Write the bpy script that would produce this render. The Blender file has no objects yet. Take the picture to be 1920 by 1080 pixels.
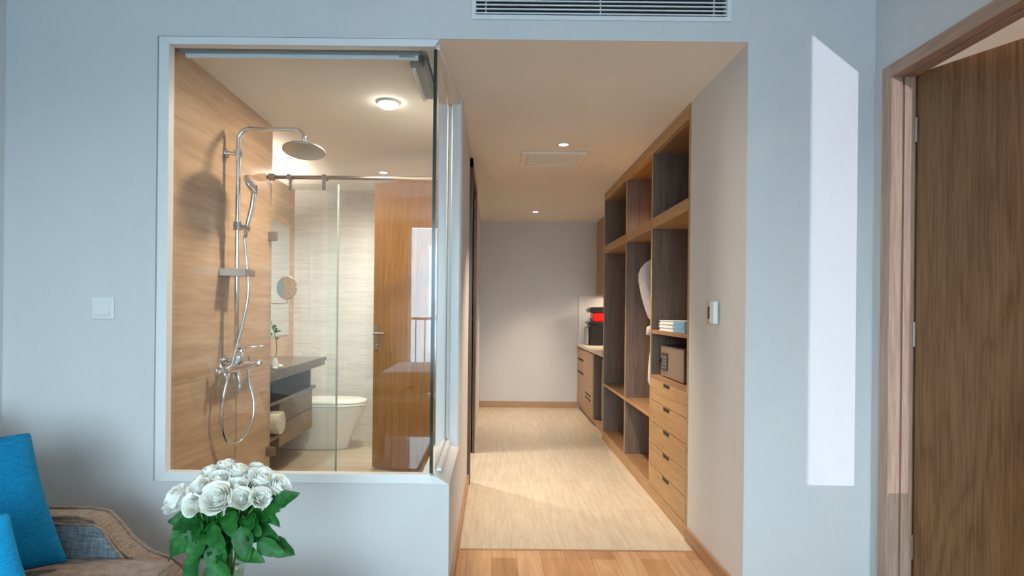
import bpy, bmesh, math, random
from mathutils import Vector, Matrix, noise
C = bpy.context.scene.collection
S = bpy.context.scene
PI = math.pi
rad = math.radians

# ------------------------------------------------------------------ camera
cam = bpy.data.cameras.new('camera')
cam.sensor_width = 36.0
cam.lens = 36.0 * 1056.0 / 1920.0
cam.shift_x = 33.0 / 1920.0
cam.shift_y = 42.0 / 1920.0
cam.clip_start = 0.02
cam.clip_end = 2000
co = bpy.data.objects.new('camera', cam)
co.location = (0, 0, 1.25)
co.rotation_euler = (Matrix.Rotation(rad(90), 4, 'X') @ Matrix.Rotation(0.0105, 4, 'Z')).to_euler()
C.objects.link(co)
S.camera = co

# ------------------------------------------------------------------ world, sun, window light
SKY = 17.0
w = bpy.data.worlds.new('sky'); S.world = w; w.use_nodes = True
wn = w.node_tree.nodes; wl = w.node_tree.links
bg = wn['Background']
geo = wn.new('ShaderNodeTexCoord'); sep = wn.new('ShaderNodeSeparateXYZ')
ramp = wn.new('ShaderNodeValToRGB')
wl.new(geo.outputs['Generated'], sep.inputs[0]); wl.new(sep.outputs['Z'], ramp.inputs[0])
ramp.color_ramp.elements[0].position = 0.0; ramp.color_ramp.elements[0].color = (0.66, 0.89, 1.0, 1)
ramp.color_ramp.elements[1].position = 0.5; ramp.color_ramp.elements[1].color = (0.49, 0.78, 1.0, 1)
wl.new(ramp.outputs[0], bg.inputs[0]); bg.inputs[1].default_value = SKY

sun = bpy.data.lights.new('sun', 'SUN'); sun.energy = 1.2; sun.angle = rad(0.02); sun.color = (0.86, 0.86, 1.0)
so = bpy.data.objects.new('sun', sun); C.objects.link(so)
AZ, EL = rad(6.0), rad(3.0)
sdir = Vector((math.sin(AZ)*math.cos(EL), math.cos(AZ)*math.cos(EL), -math.sin(EL)))
so.rotation_euler = sdir.to_track_quat('-Z', 'Y').to_euler(); so.location = (0, -10, 5)

def area(name, loc, size, energy, color, rot=(0,0,0), shape='RECTANGLE', portal=False):
    l = bpy.data.lights.new(name, 'AREA'); l.shape = shape; l.size = size[0]
    if shape in ('RECTANGLE', 'ELLIPSE'): l.size_y = size[1]
    l.energy = energy; l.color = color
    o = bpy.data.objects.new(name, l); o.location = loc; o.rotation_euler = rot; C.objects.link(o)
    if portal: l.cycles.is_portal = True
    return o
area('window_portal', (-0.325, -3.06, 1.375), (1.75, 2.15), 1, (1,1,1), (rad(90),0,0), portal=True)
area('window_portal', (0.975, -3.06, 1.795), (0.65, 1.99), 1, (1,1,1), (rad(90),0,0), portal=True)

def spot(name, loc, energy, color, size=80, blend=1.0, r=0.03, rot=(0,0,0)):
    l = bpy.data.lights.new(name, 'SPOT'); l.energy = energy; l.color = color
    l.spot_size = rad(size); l.spot_blend = blend; l.shadow_soft_size = r
    o = bpy.data.objects.new(name, l); o.location = loc; o.rotation_euler = rot; C.objects.link(o); return o

S.view_settings.view_transform = 'Standard'
S.view_settings.look = 'None'
S.view_settings.gamma = 1.0
S.view_settings.exposure = 0.42
S.view_settings.use_curve_mapping = False
S.cycles.use_denoising = True
try: S.cycles.denoiser = 'OPENIMAGEDENOISE'
except Exception: pass
S.cycles.max_bounces = 10; S.cycles.diffuse_bounces = 5; S.cycles.glossy_bounces = 5
S.cycles.transparent_max_bounces = 24; S.cycles.transmission_bounces = 8
S.cycles.caustics_reflective = False; S.cycles.caustics_refractive = False
S.cycles.sample_clamp_indirect = 6.0

# ------------------------------------------------------------------ materials
def newmat(name):
    m = bpy.data.materials.new(name); m.use_nodes = True
    nt = m.node_tree; b = nt.nodes['Principled BSDF']
    return m, nt.nodes, nt.links, b
def setup(b, rough=0.5, metal=0.0, spec=0.5):
    b.inputs['Roughness'].default_value = rough; b.inputs['Metallic'].default_value = metal
    b.inputs['Specular IOR Level'].default_value = spec
def vecmap(n, l, scale, rot=(0,0,0)):
    tc = n.new('ShaderNodeTexCoord'); mp = n.new('ShaderNodeMapping')
    mp.inputs['Scale'].default_value = scale; mp.inputs['Rotation'].default_value = rot
    l.new(tc.outputs['Object'], mp.inputs[0]); return mp.outputs[0]
def nz(n, l, vec, scale, detail=4, rough=0.6, dist=0.0):
    t = n.new('ShaderNodeTexNoise'); t.inputs['Scale'].default_value = scale
    t.inputs['Detail'].default_value = detail; t.inputs['Roughness'].default_value = rough
    t.inputs['Distortion'].default_value = dist
    l.new(vec, t.inputs['Vector']); return t.outputs[0]
def rampn(n, l, fac, stops):
    r = n.new('ShaderNodeValToRGB'); e = r.color_ramp.elements
    while len(e) < len(stops): e.new(0.5)
    for i, (p, c) in enumerate(stops): e[i].position = p; e[i].color = (*c, 1)
    l.new(fac, r.inputs[0]); return r.outputs[0]
def bump(n, l, b, h, strength=0.2, dist=0.005):
    bp = n.new('ShaderNodeBump'); bp.inputs['Strength'].default_value = strength; bp.inputs['Distance'].default_value = dist
    l.new(h, bp.inputs['Height']); l.new(bp.outputs[0], b.inputs['Normal'])
def mixc(n, l, fac, a, bb, mode='MIX'):
    m = n.new('ShaderNodeMix'); m.data_type = 'RGBA'; m.blend_type = mode
    if isinstance(fac, (int, float)): m.inputs[0].default_value = fac
    else: l.new(fac, m.inputs[0])
    for k, v in ((6, a), (7, bb)):
        if isinstance(v, tuple): m.inputs[k].default_value = (*v, 1)
        else: l.new(v, m.inputs[k])
    return m.outputs[2]

def plain(name, col, rough=0.5, metal=0.0, spec=0.5, var=0.06, nscale=30, bmp=0.0):
    m, n, l, b = newmat(name); setup(b, rough, metal, spec)
    v = vecmap(n, l, (1,1,1)); f = nz(n, l, v, nscale)
    lo = tuple(max(0, c*(1-var)) for c in col); hi = tuple(min(1, c*(1+var)) for c in col)
    l.new(rampn(n, l, f, [(0.3, lo), (0.7, hi)]), b.inputs['Base Color'])
    if bmp: bump(n, l, b, f, bmp)
    return m

def wallpaper(name, col):
    m, n, l, b = newmat(name); setup(b, 0.75, 0, 0.25)
    v = vecmap(n, l, (1,1,0.05)); f = nz(n, l, v, 240, 3)
    v2 = vecmap(n, l, (0.12,0.12,1)); f2 = nz(n, l, v2, 420, 2)
    v3 = vecmap(n, l, (1,1,0.15)); f3 = nz(n, l, v3, 9, 3)
    c1 = rampn(n, l, f, [(0.3, tuple(c*0.955 for c in col)), (0.7, tuple(min(1,c*1.03) for c in col))])
    c2 = mixc(n, l, 0.35, c1, rampn(n, l, f2, [(0.3, tuple(c*0.94 for c in col)), (0.7, tuple(min(1,c*1.05) for c in col))]))
    c3 = mixc(n, l, 0.25, c2, rampn(n, l, f3, [(0.3, tuple(c*0.94 for c in col)), (0.7, tuple(min(1,c*1.05) for c in col))]))
    l.new(c3, b.inputs['Base Color']); bump(n, l, b, f, 0.12, 0.002)
    return m

def wood(name, dark, mid, light, axis='Z', scale=1.0, rough=0.42, spec=0.4):
    # grain lines run along the axis
    m, n, l, b = newmat(name); setup(b, rough, 0, spec)
    st = {'X': (0.045,1,1), 'Y': (1,0.045,1), 'Z': (1,1,0.045)}[axis]
    v = vecmap(n, l, tuple(s*scale for s in st))
    big = nz(n, l, v, 9, 5, 0.6, 1.2)
    fine = nz(n, l, v, 95, 4, 0.7, 0.2)
    c1 = rampn(n, l, big, [(0.25, dark), (0.5, mid), (0.75, light)])
    c2 = rampn(n, l, fine, [(0.35, tuple(c*0.62 for c in dark)), (0.6, light)])
    l.new(mixc(n, l, 0.38, c1, c2), b.inputs['Base Color'])
    bump(n, l, b, fine, 0.08, 0.002)
    return m

def wood2(name, dark, mid, light, axis='Z', scale=1.0, rough=0.42, spec=0.4):
    # figured veneer: long wavering cathedral bands over fine pores
    m, n, l, b = newmat(name); setup(b, rough, 0, spec)
    v = vecmap(n, l, (1.0,1.0,0.11)); v2 = vecmap(n, l, (1,1,0.03))
    warp = nz(n, l, v, 3.0, 3, 0.5, 0.4)
    mm = n.new('ShaderNodeMath'); mm.operation = 'MULTIPLY'; mm.inputs[1].default_value = 13.0; l.new(warp, mm.inputs[0])
    fr = n.new('ShaderNodeMath'); fr.operation = 'PINGPONG'; fr.inputs[1].default_value = 0.5; l.new(mm.outputs[0], fr.inputs[0])
    fine = nz(n, l, v2, 130, 4, 0.75, 0.1)
    c1 = rampn(n, l, fr.outputs[0], [(0.02, dark), (0.16, mid), (0.5, light)])
    c2 = rampn(n, l, fine, [(0.38, tuple(c*0.62 for c in dark)), (0.58, light)])
    l.new(mixc(n, l, 0.5, c1, c2), b.inputs['Base Color'])
    bump(n, l, b, fine, 0.08, 0.002)
    return m

def plank_floor(name):
    m, n, l, b = newmat(name); setup(b, 0.38, 0, 0.45)
    tc = n.new('ShaderNodeTexCoord')
    mp = n.new('ShaderNodeMapping'); mp.inputs['Rotation'].default_value = (0,0,rad(90))
    l.new(tc.outputs['Object'], mp.inputs[0])
    br = n.new('ShaderNodeTexBrick'); l.new(mp.outputs[0], br.inputs['Vector'])
    br.inputs['Scale'].default_value = 1; br.inputs['Brick Width'].default_value = 1.2; br.inputs['Row Height'].default_value = 0.125
    br.inputs['Mortar Size'].default_value = 0.0012; br.offset = 0.37
    br.inputs['Color1'].default_value = (0.0,0.0,0.0,1); br.inputs['Color2'].default_value = (1,1,1,1); br.inputs['Mortar'].default_value = (0.35,0.35,0.35,1)
    tone = rampn(n, l, br.outputs['Color'], [(0, (0.48,0.255,0.125)), (0.5, (0.58,0.335,0.175)), (1, (0.66,0.41,0.235))])
    mp2 = n.new('ShaderNodeMapping'); mp2.inputs['Scale'].default_value = (1,0.10,1); l.new(tc.outputs['Object'], mp2.inputs[0])
    g = nz(n, l, mp2.outputs[0], 26, 5, 0.65, 1.0)
    g2 = nz(n, l, mp2.outputs[0], 7, 3, 0.6, 0.6)
    gr = rampn(n, l, g, [(0.3, (0.72,0.66,0.6)), (0.65, (1.0,1.0,1.0))])
    gr2 = rampn(n, l, g2, [(0.3, (0.80,0.72,0.66)), (0.6, (1,1,1))])
    c = mixc(n, l, 0.8, tone, gr, 'MULTIPLY'); c = mixc(n, l, 0.7, c, gr2, 'MULTIPLY')
    c = mixc(n, l, br.outputs['Fac'], c, (0.22,0.12,0.06))
    l.new(c, b.inputs['Base Color']); bump(n, l, b, g, 0.05, 0.002)
    return m

def tiles(name, base, dark, light, tw, th, axis, vein_axis, rough=0.25, joint=(0.5,0.42,0.32), off=(0,0,0), vs=22, offset=0.0, jw=0.002, bm=0.04):
    # brick joints laid in the plane; axis: 'X','Y' = wall normal, 'Z' = floor
    m, n, l, b = newmat(name); setup(b, rough, 0, 0.5)
    tc = n.new('ShaderNodeTexCoord'); sp = n.new('ShaderNodeSeparateXYZ'); cb = n.new('ShaderNodeCombineXYZ')
    ad = n.new('ShaderNodeVectorMath'); ad.operation = 'ADD'; ad.inputs[1].default_value = off
    l.new(tc.outputs['Object'], ad.inputs[0]); l.new(ad.outputs[0], sp.inputs[0])
    a, c_ = {'X': ('Y','Z'), 'Y': ('X','Z'), 'Z': ('X','Y')}[axis]
    l.new(sp.outputs[a], cb.inputs[0]); l.new(sp.outputs[c_], cb.inputs[1])
    br = n.new('ShaderNodeTexBrick'); l.new(cb.outputs[0], br.inputs['Vector'])
    br.inputs['Scale'].default_value = 1; br.inputs['Brick Width'].default_value = tw; br.inputs['Row Height'].default_value = th
    br.inputs['Mortar Size'].default_value = jw; br.offset = offset
    br.inputs['Color1'].default_value = (0.35,0.35,0.35,1); br.inputs['Color2'].default_value = (0.65,0.65,0.65,1); br.inputs['Mortar'].default_value = (0.5,0.5,0.5,1)
    s = [1,1,1]; s['XYZ'.index(vein_axis)] = 0.07
    mp = n.new('ShaderNodeMapping'); mp.inputs['Scale'].default_value = s
    if axis == 'X': mp.inputs['Rotation'].default_value = (rad(6),0,0)
    l.new(tc.outputs['Object'], mp.inputs[0])
    f = nz(n, l, mp.outputs[0], vs, 6, 0.65, 0.5); f2 = nz(n, l, mp.outputs[0], vs*5, 3, 0.6)
    c1 = rampn(n, l, f, [(0.3, dark), (0.5, base), (0.72, light)])
    c2 = mixc(n, l, 0.25, c1, rampn(n, l, f2, [(0.35, dark), (0.65, light)]))
    tone = rampn(n, l, br.outputs['Color'], [(0.3, (0.9,0.9,0.9)), (0.7, (1,1,1))])
    c3 = mixc(n, l, 0.8, c2, tone, 'MULTIPLY')
    c4 = mixc(n, l, br.outputs['Fac'], c3, joint)
    l.new(c4, b.inputs['Base Color'])
    if bm: bump(n, l, b, f2, bm, 0.003)
    return m

def thin_glass(name, tint=(0.97,0.985,0.98), boost=1.6):
    m = bpy.data.materials.new(name); m.use_nodes = True
    n = m.node_tree.nodes; l = m.node_tree.links; n.clear()
    out = n.new('ShaderNodeOutputMaterial'); mx = n.new('ShaderNodeMixShader')
    tr = n.new('ShaderNodeBsdfTransparent'); tr.inputs[0].default_value = (*tint, 1)
    gl = n.new('ShaderNodeBsdfGlossy'); gl.inputs['Roughness'].default_value = 0.0; gl.inputs[0].default_value = (1,1,1,1)
    lw = n.new('ShaderNodeLayerWeight'); lw.inputs[0].default_value = 0.5
    ge = n.new('ShaderNodeNewGeometry')
    # Schlick from facing: facing = 1-cos  ->  0.04 + 0.96*facing^5
    pw = n.new('ShaderNodeMath'); pw.operation = 'POWER'; pw.inputs[1].default_value = 5
    l.new(lw.outputs['Facing'], pw.inputs[0])
    ma = n.new('ShaderNodeMath'); ma.operation = 'MULTIPLY_ADD'; ma.inputs[1].default_value = 0.96*boost; ma.inputs[2].default_value = 0.04*boost
    l.new(pw.outputs[0], ma.inputs[0])
    cl = n.new('ShaderNodeMath'); cl.operation = 'MINIMUM'; cl.inputs[1].default_value = 1.0; l.new(ma.outputs[0], cl.inputs[0])
    inv = n.new('ShaderNodeMath'); inv.operation = 'SUBTRACT'; inv.inputs[0].default_value = 1.0; l.new(ge.outputs['Backfacing'], inv.inputs[1])
    mu = n.new('ShaderNodeMath'); mu.operation = 'MULTIPLY'; l.new(cl.outputs[0], mu.inputs[0]); l.new(inv.outputs[0], mu.inputs[1])
    l.new(mu.outputs[0], mx.inputs[0]); l.new(tr.outputs[0], mx.inputs[1]); l.new(gl.outputs[0], mx.inputs[2])
    l.new(mx.outputs[0], out.inputs[0])
    return m

def emis(name, col, st):
    m, n, l, b = newmat(name)
    b.inputs['Emission Color'].default_value = (*col, 1); b.inputs['Emission Strength'].default_value = st
    b.inputs['Base Color'].default_value = (0.8,0.8,0.8,1)
    return m

def fabric(name, c1, c2, scale=260, rough=0.9, bmp=0.5, sheen=0.2):
    m, n, l, b = newmat(name); setup(b, rough, 0, 0.15)
    b.inputs['Sheen Weight'].default_value = sheen
    va = vecmap(n, l, (1,1,0.12)); fa = nz(n, l, va, scale, 2)
    vb = vecmap(n, l, (0.12,0.12,1)); fb = nz(n, l, vb, scale, 2)
    mm = n.new('ShaderNodeMath'); mm.operation = 'ADD'; l.new(fa, mm.inputs[0]); l.new(fb, mm.inputs[1])
    m2 = n.new('ShaderNodeMath'); m2.operation = 'MULTIPLY'; m2.inputs[1].default_value = 0.5; l.new(mm.outputs[0], m2.inputs[0])
    l.new(rampn(n, l, m2.outputs[0], [(0.38, c1), (0.62, c2)]), b.inputs['Base Color'])
    bump(n, l, b, m2.outputs[0], bmp, 0.003)
    return m

M = {}
M['wallpaper'] = wallpaper('linen_wallpaper', (0.70, 0.69, 0.685))
M['ceiling'] = plain('ceiling_paint', (0.88, 0.84, 0.78), 0.8, spec=0.2, var=0.02, nscale=3)
M['hall_ceiling'] = plain('hall_ceiling_paint', (0.85, 0.79, 0.72), 0.8, spec=0.2, var=0.02, nscale=3)
M['planks'] = plank_floor('oak_plank_floor')
M['stone'] = tiles('silk_stone_tile', (0.62,0.53,0.40), (0.50,0.41,0.30), (0.74,0.67,0.55), 1.2, 0.6, 'Z', 'Y', 0.30, (0.42,0.34,0.22), off=(0.2,-2.945+0.6*5,0), vs=40, jw=0.0015)
M['trav'] = tiles('travertine_wall_tile', (0.53,0.35,0.215), (0.39,0.245,0.145), (0.64,0.46,0.31), 0.6, 1.2, 'X', 'Y', 0.22, (0.36,0.26,0.17), off=(0,0.0,0.30), vs=15, jw=0.002)
M['trav_y'] = tiles('travertine_end_tile', (0.53,0.35,0.215), (0.39,0.245,0.145), (0.64,0.46,0.31), 0.6, 1.2, 'Y', 'X', 0.22, (0.36,0.26,0.17), off=(0,0,0.30), vs=15, jw=0.002)
M['white_tile'] = tiles('ribbed_white_tile', (0.74,0.71,0.66), (0.60,0.56,0.50), (0.82,0.80,0.77), 0.9, 0.3, 'Y', 'X', 0.25, (0.62,0.58,0.52), off=(0.1,0,0), vs=55, jw=0.002, bm=0.15)
M['bath_floor'] = tiles('bathroom_floor_tile', (0.52,0.42,0.31), (0.44,0.34,0.24), (0.60,0.50,0.38), 0.6, 0.6, 'Z', 'X', 0.12, (0.35,0.28,0.2), off=(0.1,0.2,0), vs=10)
M['baseboard'] = wood('brown_baseboard', (0.32,0.17,0.09), (0.42,0.24,0.13), (0.50,0.30,0.17), 'Y')
M['base_x'] = wood('brown_baseboard_cross', (0.42,0.25,0.14), (0.50,0.31,0.18), (0.56,0.36,0.22), 'X')
M['white'] = plain('white_satin_paint', (0.80,0.80,0.79), 0.35, var=0.01)
M['frame_white'] = plain('window_frame_paint', (0.82,0.81,0.80), 0.3, var=0.015)
M['glass'] = thin_glass('window_glass', (0.97,0.985,0.98), 1.7)
M['sglass'] = thin_glass('shower_glass', (0.965,0.985,0.975), 1.5)
M['vglass'] = thin_glass('vase_glass', (0.93,0.97,0.95), 1.3)
M['glass_edge'] = plain('dark_green_glass_edge', (0.012,0.03,0.022), 0.15, var=0.1)
M['chrome'] = plain('chrome', (0.80,0.80,0.82), 0.08, 1.0, var=0.02)
M['steel'] = plain('brushed_steel', (0.52,0.49,0.46), 0.32, 1.0, var=0.05)
M['bronze'] = plain('brushed_bronze', (0.34,0.27,0.22), 0.35, 1.0, var=0.05)
M['door_wood'] = wood2('walnut_door_veneer', (0.20,0.095,0.043), (0.26,0.130,0.060), (0.31,0.165,0.080), 'Z', 1.3, 0.40, 0.35)
M['frame_wood'] = wood('walnut_door_frame', (0.40,0.25,0.18), (0.50,0.33,0.245), (0.58,0.41,0.31), 'Z', 1.2, 0.38)
M['frame_wood_y'] = wood('walnut_door_head', (0.34,0.20,0.135), (0.43,0.265,0.185), (0.50,0.33,0.24), 'Y', 1.2, 0.38)
M['bdoor_wood'] = wood('bathroom_door_veneer', (0.22,0.085,0.02), (0.33,0.14,0.035), (0.43,0.205,0.06), 'Z', 1.0, 0.35)
M['dark_frame'] = wood('dark_brown_door_frame', (0.075,0.038,0.026), (0.11,0.058,0.04), (0.15,0.085,0.06), 'Z', 1.0, 0.3)
M['ward'] = wood('wardrobe_face_veneer', (0.37,0.20,0.085), (0.47,0.275,0.125), (0.55,0.345,0.165), 'Y', 1.0, 0.4)
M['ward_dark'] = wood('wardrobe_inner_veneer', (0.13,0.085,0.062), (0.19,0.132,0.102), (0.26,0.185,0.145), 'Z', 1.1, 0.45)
M['ward_shelf'] = wood('wardrobe_shelf_veneer', (0.24,0.115,0.055), (0.32,0.17,0.085), (0.38,0.22,0.115), 'Y', 1.0, 0.35)
M['bronze2'] = plain('satin_nickel', (0.50,0.45,0.40), 0.4, 0.9, var=0.03)
M['seal'] = plain('translucent_grey_seal', (0.50,0.50,0.48), 0.3, var=0.03)
M['black'] = plain('black_plastic', (0.015,0.015,0.017), 0.3)
M['slot'] = plain('dark_slot', (0.03,0.016,0.009), 0.6)
M['red'] = plain('red_gloss_plastic', (0.75,0.012,0.008), 0.25)
M['grey_plastic'] = plain('grey_alu', (0.33,0.35,0.33), 0.45, var=0.03)
M['blind_bar'] = plain('white_blind_bar', (0.80,0.84,0.88), 0.35, var=0.02)
M['vanity'] = wood('vanity_veneer', (0.15,0.095,0.05), (0.20,0.13,0.075), (0.25,0.17,0.10), 'Y', 1.0, 0.4)
M['counter_dark'] = plain('dark_stone_counter', (0.085,0.06,0.036), 0.18, var=0.2, nscale=14)
M['ceramic'] = plain('white_ceramic', (0.86,0.85,0.83), 0.08, var=0.005)
M['towel'] = fabric('cream_towel', (0.62,0.55,0.40), (0.80,0.74,0.60), 180)
M['robe'] = fabric('white_bathrobe_cotton', (0.70,0.68,0.70), (0.86,0.84,0.85), 200, sheen=0.3)
M['mirror'] = plain('mirror_silver', (0.85,0.87,0.87), 0.01, 1.0, var=0.0)
M['safe'] = plain('bronze_grey_safe', (0.30,0.22,0.165), 0.35, 0.35, var=0.05)
M['worktop'] = plain('cream_stone_worktop', (0.72,0.63,0.50), 0.25, var=0.06, nscale=20)
M['kitchen'] = wood('kitchen_cabinet_veneer', (0.36,0.21,0.115), (0.45,0.275,0.155), (0.51,0.33,0.195), 'Z', 1.0, 0.4)
M['splash'] = plain('white_splashback', (0.84,0.83,0.81), 0.2, var=0.01)
M['blue'] = fabric('blue_velvet', (0.001,0.13,0.28), (0.003,0.205,0.40), 300, 0.75, 0.25, 0.0)
M['blue2'] = fabric('lighter_blue_velvet', (0.004,0.22,0.46), (0.01,0.30,0.58), 300, 0.75, 0.25, 0.0)
M['chair_brown'] = fabric('brown_tweed', (0.20,0.125,0.088), (0.37,0.26,0.19), 210, 0.9, 0.6)
M['chair_grey'] = fabric('grey_blue_denim', (0.14,0.165,0.195), (0.36,0.40,0.44), 190, 0.9, 0.6)
M['table_top'] = plain('white_glass_tabletop', (0.62,0.66,0.70), 0.03, spec=0.8, var=0.01)
M['table_wood'] = wood('dark_table_wood', (0.10,0.055,0.03), (0.15,0.085,0.045), (0.2,0.12,0.07), 'X')
M['lamp_on'] = emis('lit_ceiling_lamp', (1.0,0.93,0.82), 30.0)
M['spot_on'] = emis('lit_downlight', (1.0,0.92,0.80), 9.0)
M['linen'] = fabric('white_bed_linen', (0.74,0.73,0.72), (0.84,0.83,0.82), 120)
M['curtain'] = fabric('beige_curtain', (0.42,0.33,0.23), (0.55,0.45,0.33), 160)
M['hill'] = plain('far_hillside', (0.20,0.28,0.34), 0.9, var=0.2, nscale=0.02)
M['sun_block'] = plain('sun_block_concrete', (0.45,0.45,0.46), 0.8, var=0.1, nscale=0.5)
M['deck'] = plain('balcony_concrete', (0.42,0.40,0.38), 0.8, var=0.1, nscale=4)
M['rail'] = plain('dark_balcony_rail', (0.05,0.055,0.06), 0.5)
M['sun_flap'] = fabric('grey_flap_canvas', (0.25,0.26,0.28), (0.34,0.35,0.37), 90)
M['vent'] = plain('white_vent_enamel', (0.80,0.82,0.83), 0.4, var=0.01)
M['duct'] = plain('dark_duct', (0.012,0.018,0.028), 0.7)

def petal_mat():
    m, n, l, b = newmat('white_rose_petal'); setup(b, 0.6, 0, 0.2)
    v = vecmap(n, l, (1,1,1)); f = nz(n, l, v, 35, 3)
    l.new(rampn(n, l, f, [(0.28, (0.95,0.90,0.72)), (0.50, (0.97,0.95,0.90))]), b.inputs['Base Color'])
    tl = n.new('ShaderNodeBsdfTranslucent'); tl.inputs[0].default_value = (0.95,0.94,0.86,1); mx = n.new('ShaderNodeMixShader'); mx.inputs[0].default_value = 0.22
    o_ = n['Material Output']; l.new(b.outputs[0], mx.inputs[1]); l.new(tl.outputs[0], mx.inputs[2]); l.new(mx.outputs[0], o_.inputs[0])
    return m
M['petal'] = petal_mat()
def leaf_mat():
    m, n, l, b = newmat('rose_leaf'); setup(b, 0.5, 0, 0.3)
    v = vecmap(n, l, (1,1,1)); f = nz(n, l, v, 28, 4)
    l.new(rampn(n, l, f, [(0.3, (0.005,0.05,0.008)), (0.55, (0.012,0.105,0.015)), (0.8, (0.04,0.19,0.03))]), b.inputs['Base Color'])
    bump(n, l, b, nz(n, l, v, 120, 2), 0.2, 0.002)
    return m
M['leaf'] = leaf_mat()
M['stem'] = plain('rose_stem', (0.07,0.20,0.035), 0.5, var=0.3)
M['water'] = thin_glass('vase_water', (0.86,0.93,0.78), 0.8)

# ------------------------------------------------------------------ mesh helpers
BASE = {}
def link(o, parent=None):
    C.objects.link(o)
    if parent is not None: o.parent = parent
    return o
class MB:
    def __init__(s): s.bm = bmesh.new(); s.T = Matrix.Identity(4)
    def _v(s, p): return s.bm.verts.new(s.T @ Vector(p))
    def face(s, pts):
        vs = [s._v(p) for p in pts]
        return s.bm.faces.new(vs)
    def box(s, x0, x1, y0, y1, z0, z1):
        vs = [s._v((x,y,z)) for x in (x0,x1) for y in (y0,y1) for z in (z0,z1)]
        for f in ((0,1,3,2),(4,6,7,5),(0,4,5,1),(2,3,7,6),(0,2,6,4),(1,5,7,3)):
            s.bm.faces.new([vs[i] for i in f])
        return s
    def ring_loft(s, rings, cap=True, closed=True):
        R = [[s._v(p) for p in r] for r in rings]
        n = len(R[0])
        for a, b in zip(R, R[1:]):
            for i in range(n if closed else n-1):
                j = (i+1) % n
                s.bm.faces.new((a[i], a[j], b[j], b[i]))
        if cap and closed:
            s.bm.faces.new(list(reversed(R[0]))); s.bm.faces.new(R[-1])
        return s
    def cyl(s, p0, p1, r0, r1=None, n=20, cap=True):
        r1 = r0 if r1 is None else r1
        return s.tube([p0, p1], [r0, r1], n, cap)
    def tube(s, pts, r, n=12, cap=True):
        pts = [Vector(p) for p in pts]
        if not isinstance(r, (list, tuple)): r = [r]*len(pts)
        t0 = (pts[1]-pts[0]).normalized()
        up = Vector((0,0,1)) if abs(t0.z) < 0.9 else Vector((1,0,0))
        u = t0.cross(up).normalized(); rings = []
        for i, p in enumerate(pts):
            if i == 0: t = t0
            elif i == len(pts)-1: t = (pts[i]-pts[i-1]).normalized()
            else: t = ((pts[i+1]-pts[i]).normalized() + (pts[i]-pts[i-1]).normalized()).normalized()
            u = (u - t*u.dot(t)).normalized(); v = t.cross(u)
            rings.append([p + (u*math.cos(2*PI*k/n) + v*math.sin(2*PI*k/n))*r[i] for k in range(n)])
        return s.ring_loft(rings, cap)
    def lathe(s, c, prof, n=28, axis='Z', cap=False):
        rings = []
        for r, h in prof:
            ring = []
            for k in range(n):
                a = 2*PI*k/n; x, y = math.cos(a)*r, math.sin(a)*r
                q = {'Z': (x,y,h), 'X': (h,x,y), 'Y': (y,h,x)}[axis]
                ring.append((c[0]+q[0], c[1]+q[1], c[2]+q[2]))
            rings.append(ring)
        return s.ring_loft(rings, cap)
    def prism(s, prof, axis, a0, a1):
        # prof: 2D points; axis 'Y': (x,z), 'X': (y,z), 'Z': (x,y)
        def P(p, a): return {'Y': (p[0],a,p[1]), 'X': (a,p[0],p[1]), 'Z': (p[0],p[1],a)}[axis]
        return s.ring_loft([[P(p,a0) for p in prof], [P(p,a1) for p in prof]])
    def frame(s, axis, a0, a1, o, i):
        # rectangular ring; o=(u0,u1,v0,v1) outer, i inner, axis normal
        def P(u, v, a): return {'Y': (u,a,v), 'X': (a,u,v), 'Z': (u,v,a)}[axis]
        def loop(q, a): return [s._v(P(q[0],q[2],a)), s._v(P(q[1],q[2],a)), s._v(P(q[1],q[3],a)), s._v(P(q[0],q[3],a))]
        A, B, D, E_ = loop(o,a0), loop(i,a0), loop(o,a1), loop(i,a1)
        for k in range(4):
            j = (k+1) % 4
            s.bm.faces.new((A[k],A[j],B[j],B[k])); s.bm.faces.new((D[k],E_[k],E_[j],D[j]))
            s.bm.faces.new((A[k],D[k],D[j],A[j])); s.bm.faces.new((B[k],B[j],E_[j],E_[k]))
        return s
    def build(s, name, mat, parent=None, bevel=0.0, smooth=False, sub=0, seg=2, solid=0.0, base=None):
        bmesh.ops.recalc_face_normals(s.bm, faces=s.bm.faces)
        if parent is not None: off = BASE.get(parent.name, Vector((0,0,0)))
        else: off = Vector(base) if base else Vector((0,0,0))
        bmesh.ops.translate(s.bm, verts=s.bm.verts, vec=-off)
        me = bpy.data.meshes.new(name); s.bm.to_mesh(me); s.bm.free()
        mats = mat if isinstance(mat, (list,tuple)) else [mat]
        for m_ in mats: me.materials.append(m_)
        o = bpy.data.objects.new(name, me); link(o, parent)
        if parent is None: o.location = off
        BASE[o.name] = off
        if smooth:
            for p in me.polygons: p.use_smooth = True
        if bevel:
            b = o.modifiers.new('bevel', 'BEVEL'); b.width = bevel; b.segments = seg; b.limit_method = 'ANGLE'; b.angle_limit = rad(35)
        if sub:
            d = o.modifiers.new('sub', 'SUBSURF'); d.levels = sub; d.render_levels = sub
        if solid:
            d = o.modifiers.new('solid', 'SOLIDIFY'); d.thickness = solid; d.offset = 0
        if smooth and not sub:
            try:
                me.shade_smooth() if False else None
            except Exception: pass
            wn_ = o.modifiers.new('wn', 'WEIGHTED_NORMAL') if bevel else None
        return o
def tag(o, label=None, cat=None, group=None, kind=None):
    if label: o['label'] = label
    if cat: o['category'] = cat
    if group: o['group'] = group
    if kind: o['kind'] = kind
    return o
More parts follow.
